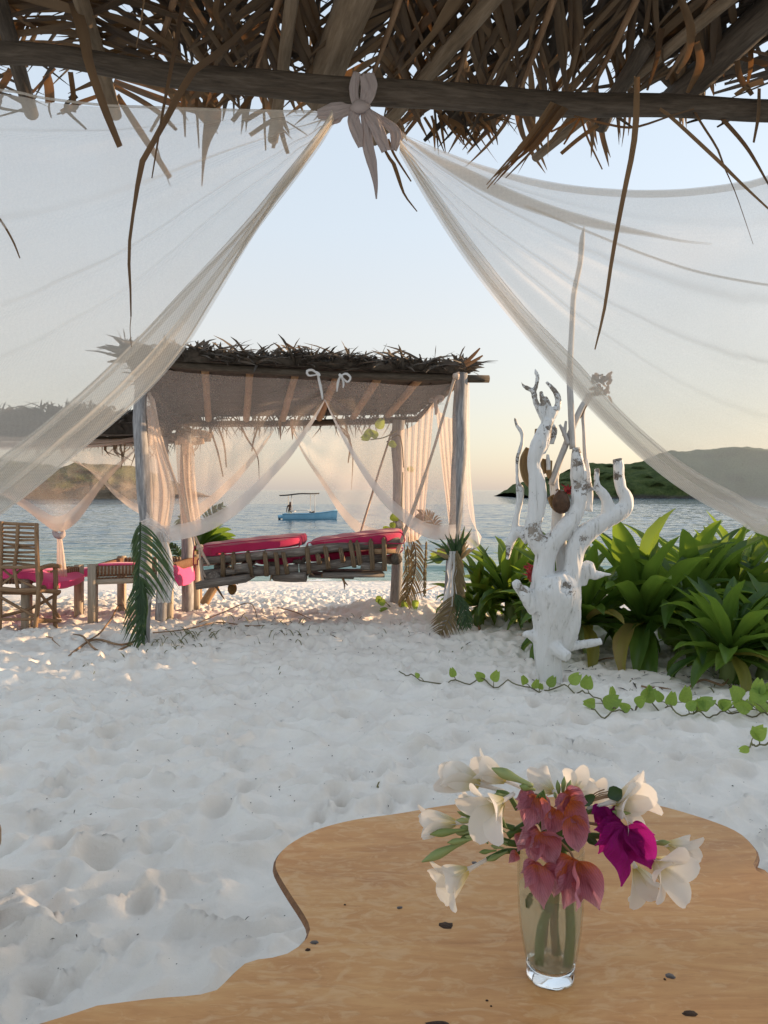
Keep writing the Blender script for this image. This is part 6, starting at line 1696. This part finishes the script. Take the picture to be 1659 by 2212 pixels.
fr2 = thing('palm_frond', 'lower green palm frond drooping left along the foot of the left pavilion post', 'frond', V(302, 1250, 6.2), 'palm fronds tied to the pavilion posts')
frond(fr2, [(302, 1246), (304, 1280), (306, 1320), (308, 1360), (309, 1388)], 6.18, [38, 58, 52, 40, 20], [22, 24, 20, 12, 8], 'frond', .012, 'frond', (.85, .5), .55)
b = MB()
for k in range(14):
    x0 = rnd.uniform(296, 312); b.ribbon([V(x0, 1262, 6.2), V(x0 + rnd.gauss(2, 4), 1310, 6.17), V(x0 + rnd.gauss(4, 7), rnd.uniform(1350, 1392), 6.2)], [.02, .024, .004], (0, -1, 0), 8, .3)
o_ = b.obj('leaflets', M['frond'], fr2); o_['kind'] = 'stuff'
wc = thing('white_cloth', 'white cloth hanging behind the green frond on the left post', 'cloth', V(335, 1260, 6.3))
for pts, w in [(((345, 1150), (352, 1190), (356, 1240), (354, 1302)), (16, 34, 36, 30)), (((312, 1240), (322, 1262), (318, 1290), (314, 1310)), (20, 34, 24, 12))]:
    n_ = 18; P_ = crv([V(x, y, 6.36) for x, y in pts], n_); W_ = np.interp(np.linspace(0, 1, n_), np.linspace(0, 1, len(w)), w) / FD * 6.36
    g = [[P_[i] + np.array((W_[i] * (j / 12 - .5), .02 * math.sin(j * 1.6 + i * .15), 0)) for j in range(13)] for i in range(n_)]
    mb = MB(); mb.grid(g); mb.g = mb.v; mb.obj('drape', M['wcloth'], wc)
dp = thing('spiky_plant', 'spiky leaf rosette tied high on the right pavilion post', 'plant', V(985, 1215, 6.75), None)
for k in range(26):
    an = rnd.gauss(1.57, .75); L = rnd.uniform(38, 74)
    p = V(985 + rnd.gauss(0, 5), 1208 + rnd.gauss(0, 6), 6.76)
    q = p + Vector((math.cos(an) * L, -rnd.uniform(0, 20), math.sin(an) * L * .95)) * (6.75 / FD)
    MB().ribbon([p, p.lerp(q, .5) + Vector((0, -.02, .015)), q], [.02, .026, .003], (rnd.gauss(0, .4), -1, .2), 7, .4).obj('leaf', M['frond'] if k % 3 else M['drygrass'], dp)
fr3 = thing('palm_frond', 'half dry palm frond hanging down the right pavilion post', 'frond', V(985, 1210, 6.7), 'palm fronds tied to the pavilion posts')
frond(fr3, [(987, 1190), (990, 1230), (990, 1270), (985, 1310)], 6.72, [20, 26, 22, 10], [20, 28, 24, 10], 'drygrass', .016, 'frond', (.6, .6), .6)
fr4 = thing('palm_frond', 'drooping dry palm frond spread round the foot of the right pavilion post', 'frond', V(976, 1300, 6.7), 'palm fronds tied to the pavilion posts')
frond(fr4, [(982, 1284), (978, 1306), (970, 1332), (958, 1358), (948, 1370)], 6.7, [40, 50, 44, 30, 8], [34, 44, 40, 22, 6], 'drygrass', .009, 'frond', (1.0, 1.0), .35)
frond(fr4, [(984, 1284), (996, 1300), (1006, 1326), (1012, 1356)], 6.68, [20, 34, 30, 8], [16, 24, 20, 8], 'frond', .009, 'frond', (.9, .8), .45)
wc2 = thing('white_cloth', 'white cloth strip knotted low on the right pavilion post', 'cloth', V(975, 1280, 6.78))
g = []
for i in range(18):
    u = i / 17; w = np.interp(u, [0, .35, .5, 1], [14, 22, 12, 36]) / FD * 6.76
    c = np.array(V(np.interp(u, [0, 1], [977, 972]), 1190 + 118 * u, 6.75))
    g.append([c + np.array((w * (j / 10 - .5), .02 * math.sin(j * 1.5 + u * 2) - .04, 0)) for j in range(11)])
mb = MB(); mb.grid(g); mb.g = mb.v; mb.obj('drape', M['wcloth'], wc2)
gD = 'palm fronds tied to the pavilion posts'
for lab, r_, d_, L1, L2, m_ in [('dry palm frond hanging on the right rear post beside the swing bed', [(884, 1150), (896, 1180), (898, 1220), (890, 1262), (876, 1300)], 7.95, [16, 26, 26, 20], [24, 34, 34, 20], 'drygrass'),
                               ('second dry frond trailing to the sand at the right rear post', [(880, 1180), (884, 1220), (880, 1262), (868, 1308), (848, 1322)], 8.0, [14, 22, 22, 14], [18, 24, 24, 12], 'drygrass'),
                               ('pale dry frond spread behind the right front post', [(944, 1158), (936, 1130), (924, 1116), (905, 1108)], 7.6, [20, 34, 36, 20], [20, 40, 44, 24], 'rawlog'),
                               ('dry seed frond hanging between the right posts', [(921, 1170), (920, 1200), (918, 1232), (917, 1288)], 7.8, [3, 5, 6, 5], [3, 5, 6, 5], 'drygrass')]:
    t_ = thing('palm_frond', lab, 'frond', V(r_[0][0], r_[0][1], d_), gD)
    frond(t_, r_, d_, L1, L2, m_, .011, 'frond', (.8, .8), .5)
# climbing creeper with round leaves at the rear post
cr = thing('creeper', 'creeper with round leaves climbing the right rear post', 'vine', V(862, 1320, 8.0))
for pts in [((858, 1318), (880, 1290), (878, 1220), (868, 1120), (870, 1020)), ((835, 955), (860, 940), (868, 960), (872, 1010)), ((800, 950), (830, 945), (858, 930)), ((850, 1318), (832, 1300), (822, 1296))]:
    MB().tube([V(x, y, 7.98) for x, y in pts], .006, 5, 20).obj('stem', M['stem'], cr)
for x, y, s_ in [(806, 932, .10), (818, 927, .11), (800, 944, .09), (814, 946, .09), (840, 956, .08), (880, 1012, .07), (826, 1145, .10), (843, 1115, .09), (826, 1145, .08), (946, 1204, .13), (957, 1210, .12), (899, 1296, .09), (822, 1288, .07), (832, 1304, .08), (838, 1322, .08), (875, 1315, .08), (848, 1128, .07)]:
    m = place((rnd.gauss(0, 1), -.2, rnd.gauss(0, .7)), (rnd.gauss(0, .3), -1, .3), V(x, y, 7.95 if x < 930 else 7.2), s_)
    link('leaf', rnd.choice(VM), cr, m)

# ------------------------------------------------------------------ palms behind the swing bed
pp_ = thing('young_palm', 'young green palm behind the left end of the swing bed', 'palm', (V(425, 1330, 10.2).x, 10.2, gz(-2.4, 10.2)))
for k, (tx, ty, L) in enumerate([(510, 1158, 1), (500, 1144, 1), (482, 1132, 1), (470, 1128, 1), (455, 1130, 1), (440, 1136, .8), (520, 1172, .8), (496, 1166, .8)]):
    p, q = V(415, 1190, 10.2), V(tx, ty, 10.1)
    MB().ribbon([p, p.lerp(q, .4) + Vector((0, 0, .06)), p.lerp(q, .8) + Vector((0, 0, .05)), q], [.03, .13, .09, .005], (rnd.gauss(0, .3), -1, .6), 10, .5).obj('leaf', M['lily'], pp_)
MB().tube([V(420, 1330, 10.2), V(416, 1260, 10.2), V(415, 1185, 10.2)], [.07, .06, .05], 8, 8, .1).obj('stem', M['stick'], pp_)
p3_ = thing('young_palm', 'feathery palm fronds seen through the left rear net of the pavilion', 'palm', (V(440, 1320, 10.6).x, 10.6, gz(-2.5, 10.6)))
frond(p3_, [(430, 1190), (445, 1140), (462, 1108), (482, 1092)], 10.6, [30, 44, 40, 16], [30, 44, 40, 16], 'frond', .02, 'frond', (.7, .7), .4)
frond(p3_, [(425, 1200), (420, 1160), (404, 1130), (388, 1120)], 10.6, [30, 44, 40, 16], [30, 44, 40, 16], 'frond', .02, 'frond', (.7, .7), .4)
frond(p3_, [(400, 1240), (388, 1200), (376, 1180), (366, 1176)], 9.2, [20, 30, 26, 10], [20, 30, 26, 10], 'frond', .014, 'frond', (.7, .7), .5)
MB().tube([V(428, 1320, 10.6), V(428, 1190, 10.6)], [.06, .05], 8, 6).obj('stem', M['stick'], p3_)

# ------------------------------------------------------------------ litter on the sand
litm = leafy('dark_litter', [(.2, (.02, .015, .012)), (.5, (.06, .045, .032)), (.8, (.14, .10, .07))], .9, .05, None, 4)
mb = MB()
for k in range(1500):
    y = 1.15 + 6.6 * rnd.random() ** 1.1; x = rnd.uniform(-.58, .58) * y
    a = rnd.uniform(0, 6.28); L = rnd.choice([rnd.uniform(.0012, .003), rnd.uniform(.0015, .004), rnd.uniform(.002, .006), rnd.uniform(.003, .008), rnd.uniform(.006, .016)]) * (1 + .12 * y)
    z = gz(x, y)
    if L < .009 * (1 + .12 * y):
        w = L * .55
        c = Vector((x, y, z + w * .3)); dx, dy = Vector((math.cos(a), math.sin(a), 0)), Vector((-math.sin(a), math.cos(a), 0))
        mb.add([c + dx * L * .5, c + dy * w * .5, c - dx * L * .5, c - dy * w * .5, c + Vector((0, 0, w * .5)), c - Vector((0, 0, w * .4))], [(0, 1, 4), (1, 2, 4), (2, 3, 4), (3, 0, 4), (1, 0, 5), (2, 1, 5), (3, 2, 5), (0, 3, 5)])
    else:
        d = Vector((math.cos(a), math.sin(a), rnd.uniform(.0, .5))) * L
        mb.ribbon([(x, y, z + .001), Vector((x, y, z + .003)) + d * .5, Vector((x, y, z)) + d], [.002, .004, .0005], (0, 0, 1), 4, .3)
for k in range(260):       # fallen leaves and stalk bits gathered under the lilies and along the shade edge
    if k % 2: x, y = rnd.uniform(1.0, 3.0), rnd.gauss(5.3, .35)
    else: x, y = rnd.uniform(-2.6, 1.0), rnd.gauss(6.75, .35)
    a = rnd.uniform(0, 6.28); L = rnd.uniform(.02, .09); z = gz(x, y)
    d = Vector((math.cos(a), math.sin(a), rnd.uniform(0, .3))) * L
    mb.ribbon([(x, y, z + .002), Vector((x, y, z + .008)) + d * .5, Vector((x, y, z)) + d], [.003, rnd.uniform(.004, .016), .001], (rnd.gauss(0, .4), rnd.gauss(0, .4), 1), 4, .4)
tag(mb.obj('beach_litter', litm), 'dark specks and dry leaf bits scattered over the sand', kind='stuff')
gm_ = leafy('sparse_grass', [(.2, (.05, .085, .025)), (.5, (.09, .12, .035)), (.8, (.19, .17, .075))], .7, .2, None, 6)
mb = MB()
for (cx_, cy_, n_, sp_, h_) in [(395, 1385, 34, 26, .10), (350, 1392, 22, 26, .08), (330, 1402, 16, 20, .07), (430, 1378, 24, 26, .10), (480, 1370, 18, 30, .08), (650, 1358, 22, 12, .10), (380, 1400, 12, 20, .06), (530, 1385, 10, 50, .06), (600, 1375, 12, 40, .08), (700, 1365, 14, 40, .07), (760, 1372, 12, 40, .06), (250, 1425, 8, 30, .05), (190, 1445, 7, 20, .05), (600, 1460, 6, 30, .04), (640, 1390, 10, 60, .05), (560, 1345, 14, 80, .10), (720, 1340, 14, 60, .08), (460, 1345, 16, 40, .10), (820, 1690, 4, 6, .03), (1370, 1490, 10, 16, .03), (1540, 1495, 12, 26, .05), (1600, 1475, 14, 30, .06), (1300, 1440, 8, 20, .04), (980, 1405, 8, 30, .05), (880, 1360, 14, 40, .06)]:
    for k in range(int(n_ * .6)):
        p = gp(cx_ + rnd.gauss(0, sp_), cy_ + rnd.gauss(0, 5)); a = rnd.uniform(0, 6.28); L = h_ * rnd.uniform(.4, 1.1)
        q = p + Vector((math.cos(a) * L * .8, math.sin(a) * L * .8, L * rnd.uniform(.3, .9)))
        mb.ribbon([p - Vector((0, 0, .01)), p.lerp(q, .5) + Vector((0, 0, L * .2)), q], [.006, .008, .001], (math.sin(a), -math.cos(a), .3), 5, .3)
tag(mb.obj('sparse_grass', gm_), 'sparse short grass blades at the edge of the pavilion shade', kind='stuff')
def twig(label, pts, r, lift=.02, grp='dead runners lying on the sand'):
    P_ = [gp(x, y) + Vector((0, 0, (p[2] if len(p) > 2 else lift))) for p in pts for x, y in [p[:2]]]
    o_ = MB().tube(P_, r if hasattr(r, '__len__') else [r] * (len(P_) - 1) + [r * .4], 6, 30, .1).obj('twig', M['stick'])
    tag(o_, label, 'twig', grp)
twig('long dead runner curving from the left post foot toward the chair', [(300, 1392), (260, 1398), (215, 1390), (190, 1404), (165, 1410), (148, 1424)], .010)
twig('dead runner arching up from the left post foot over the sand', [(296, 1372), (262, 1352, .20), (240, 1365, .12), (212, 1382, .04), (184, 1390)], .008)
twig('thin dead runner lying crosswise left of the post foot', [(285, 1405), (240, 1410), (205, 1408), (180, 1400), (157, 1387, .06)], .008)
twig('small bent twig on the sand near the chair', [(100, 1380), (112, 1384), (114, 1396), (130, 1402)], .005)
twig('dry runner along the edge of the pavilion shade', [(330, 1372), (400, 1366), (470, 1352), (540, 1356), (600, 1350)], .006)
twig('dry runner under the middle of the swing bed', [(600, 1322, .05), (635, 1334, .06), (672, 1350, .01)], .006)
twig('looping dry runner under the left half of the swing bed', [(430, 1352), (480, 1345, .10), (540, 1340, .16), (560, 1352, .02)], .005)
twig('dry runner reaching left from the right post foot', [(895, 1298, .10), (920, 1300, .12), (958, 1290, .2)], .008)
twig('dark curled leaf stalk on the sand left of the driftwood', [(1036, 1362, .02), (1032, 1350, .12), (1036, 1338, .16)], .012)
twig('small dead sprig on the sand right of the driftwood', [(1385, 1488), (1400, 1492), (1425, 1490), (1450, 1496)], .006)
twig('dead sprig below the big lily', [(1290, 1428), (1310, 1420), (1335, 1424)], .006)
twig('dead sprig near the low lily', [(1490, 1490), (1520, 1478), (1560, 1486), (1575, 1478)], .007)
# edge of a wooden seat just reaching into the left of the picture
stl = thing('stool', 'edge of a brown wooden stool at the left border near the table', 'stool', (-1.44, 2.36, 0))
N = 40
cz = V(0, 1850, 2.2).z
mb = MB()
cx_, cy_ = V(3, 1850, 2.2).x - .19, 2.2
zs = max(.30, cz)
for z, r in ((zs - .045, .165), (zs - .04, .17), (zs - .004, .17), (zs, .166)):
    mb.add([(cx_ + r * math.cos(6.2832 * k / N), cy_ + r * math.sin(6.2832 * k / N), z) for k in range(N)], [])
for a in range(3):
    mb.f += [(a * N + k, a * N + (k + 1) % N, (a + 1) * N + (k + 1) % N, (a + 1) * N + k) for k in range(N)]
mb.f += [tuple(range(N))[::-1], tuple(3 * N + k for k in range(N))]
mb.obj('seat', M['rawlog'], stl)
for k in range(3):
    a = 2.1 * k + .4
    MB().tube([(cx_ + .10 * math.cos(a), cy_ + .10 * math.sin(a), zs - .045), (cx_ + .14 * math.cos(a), cy_ + .14 * math.sin(a), -.1)], .018, 8).obj('leg', M['rawlog'], stl)
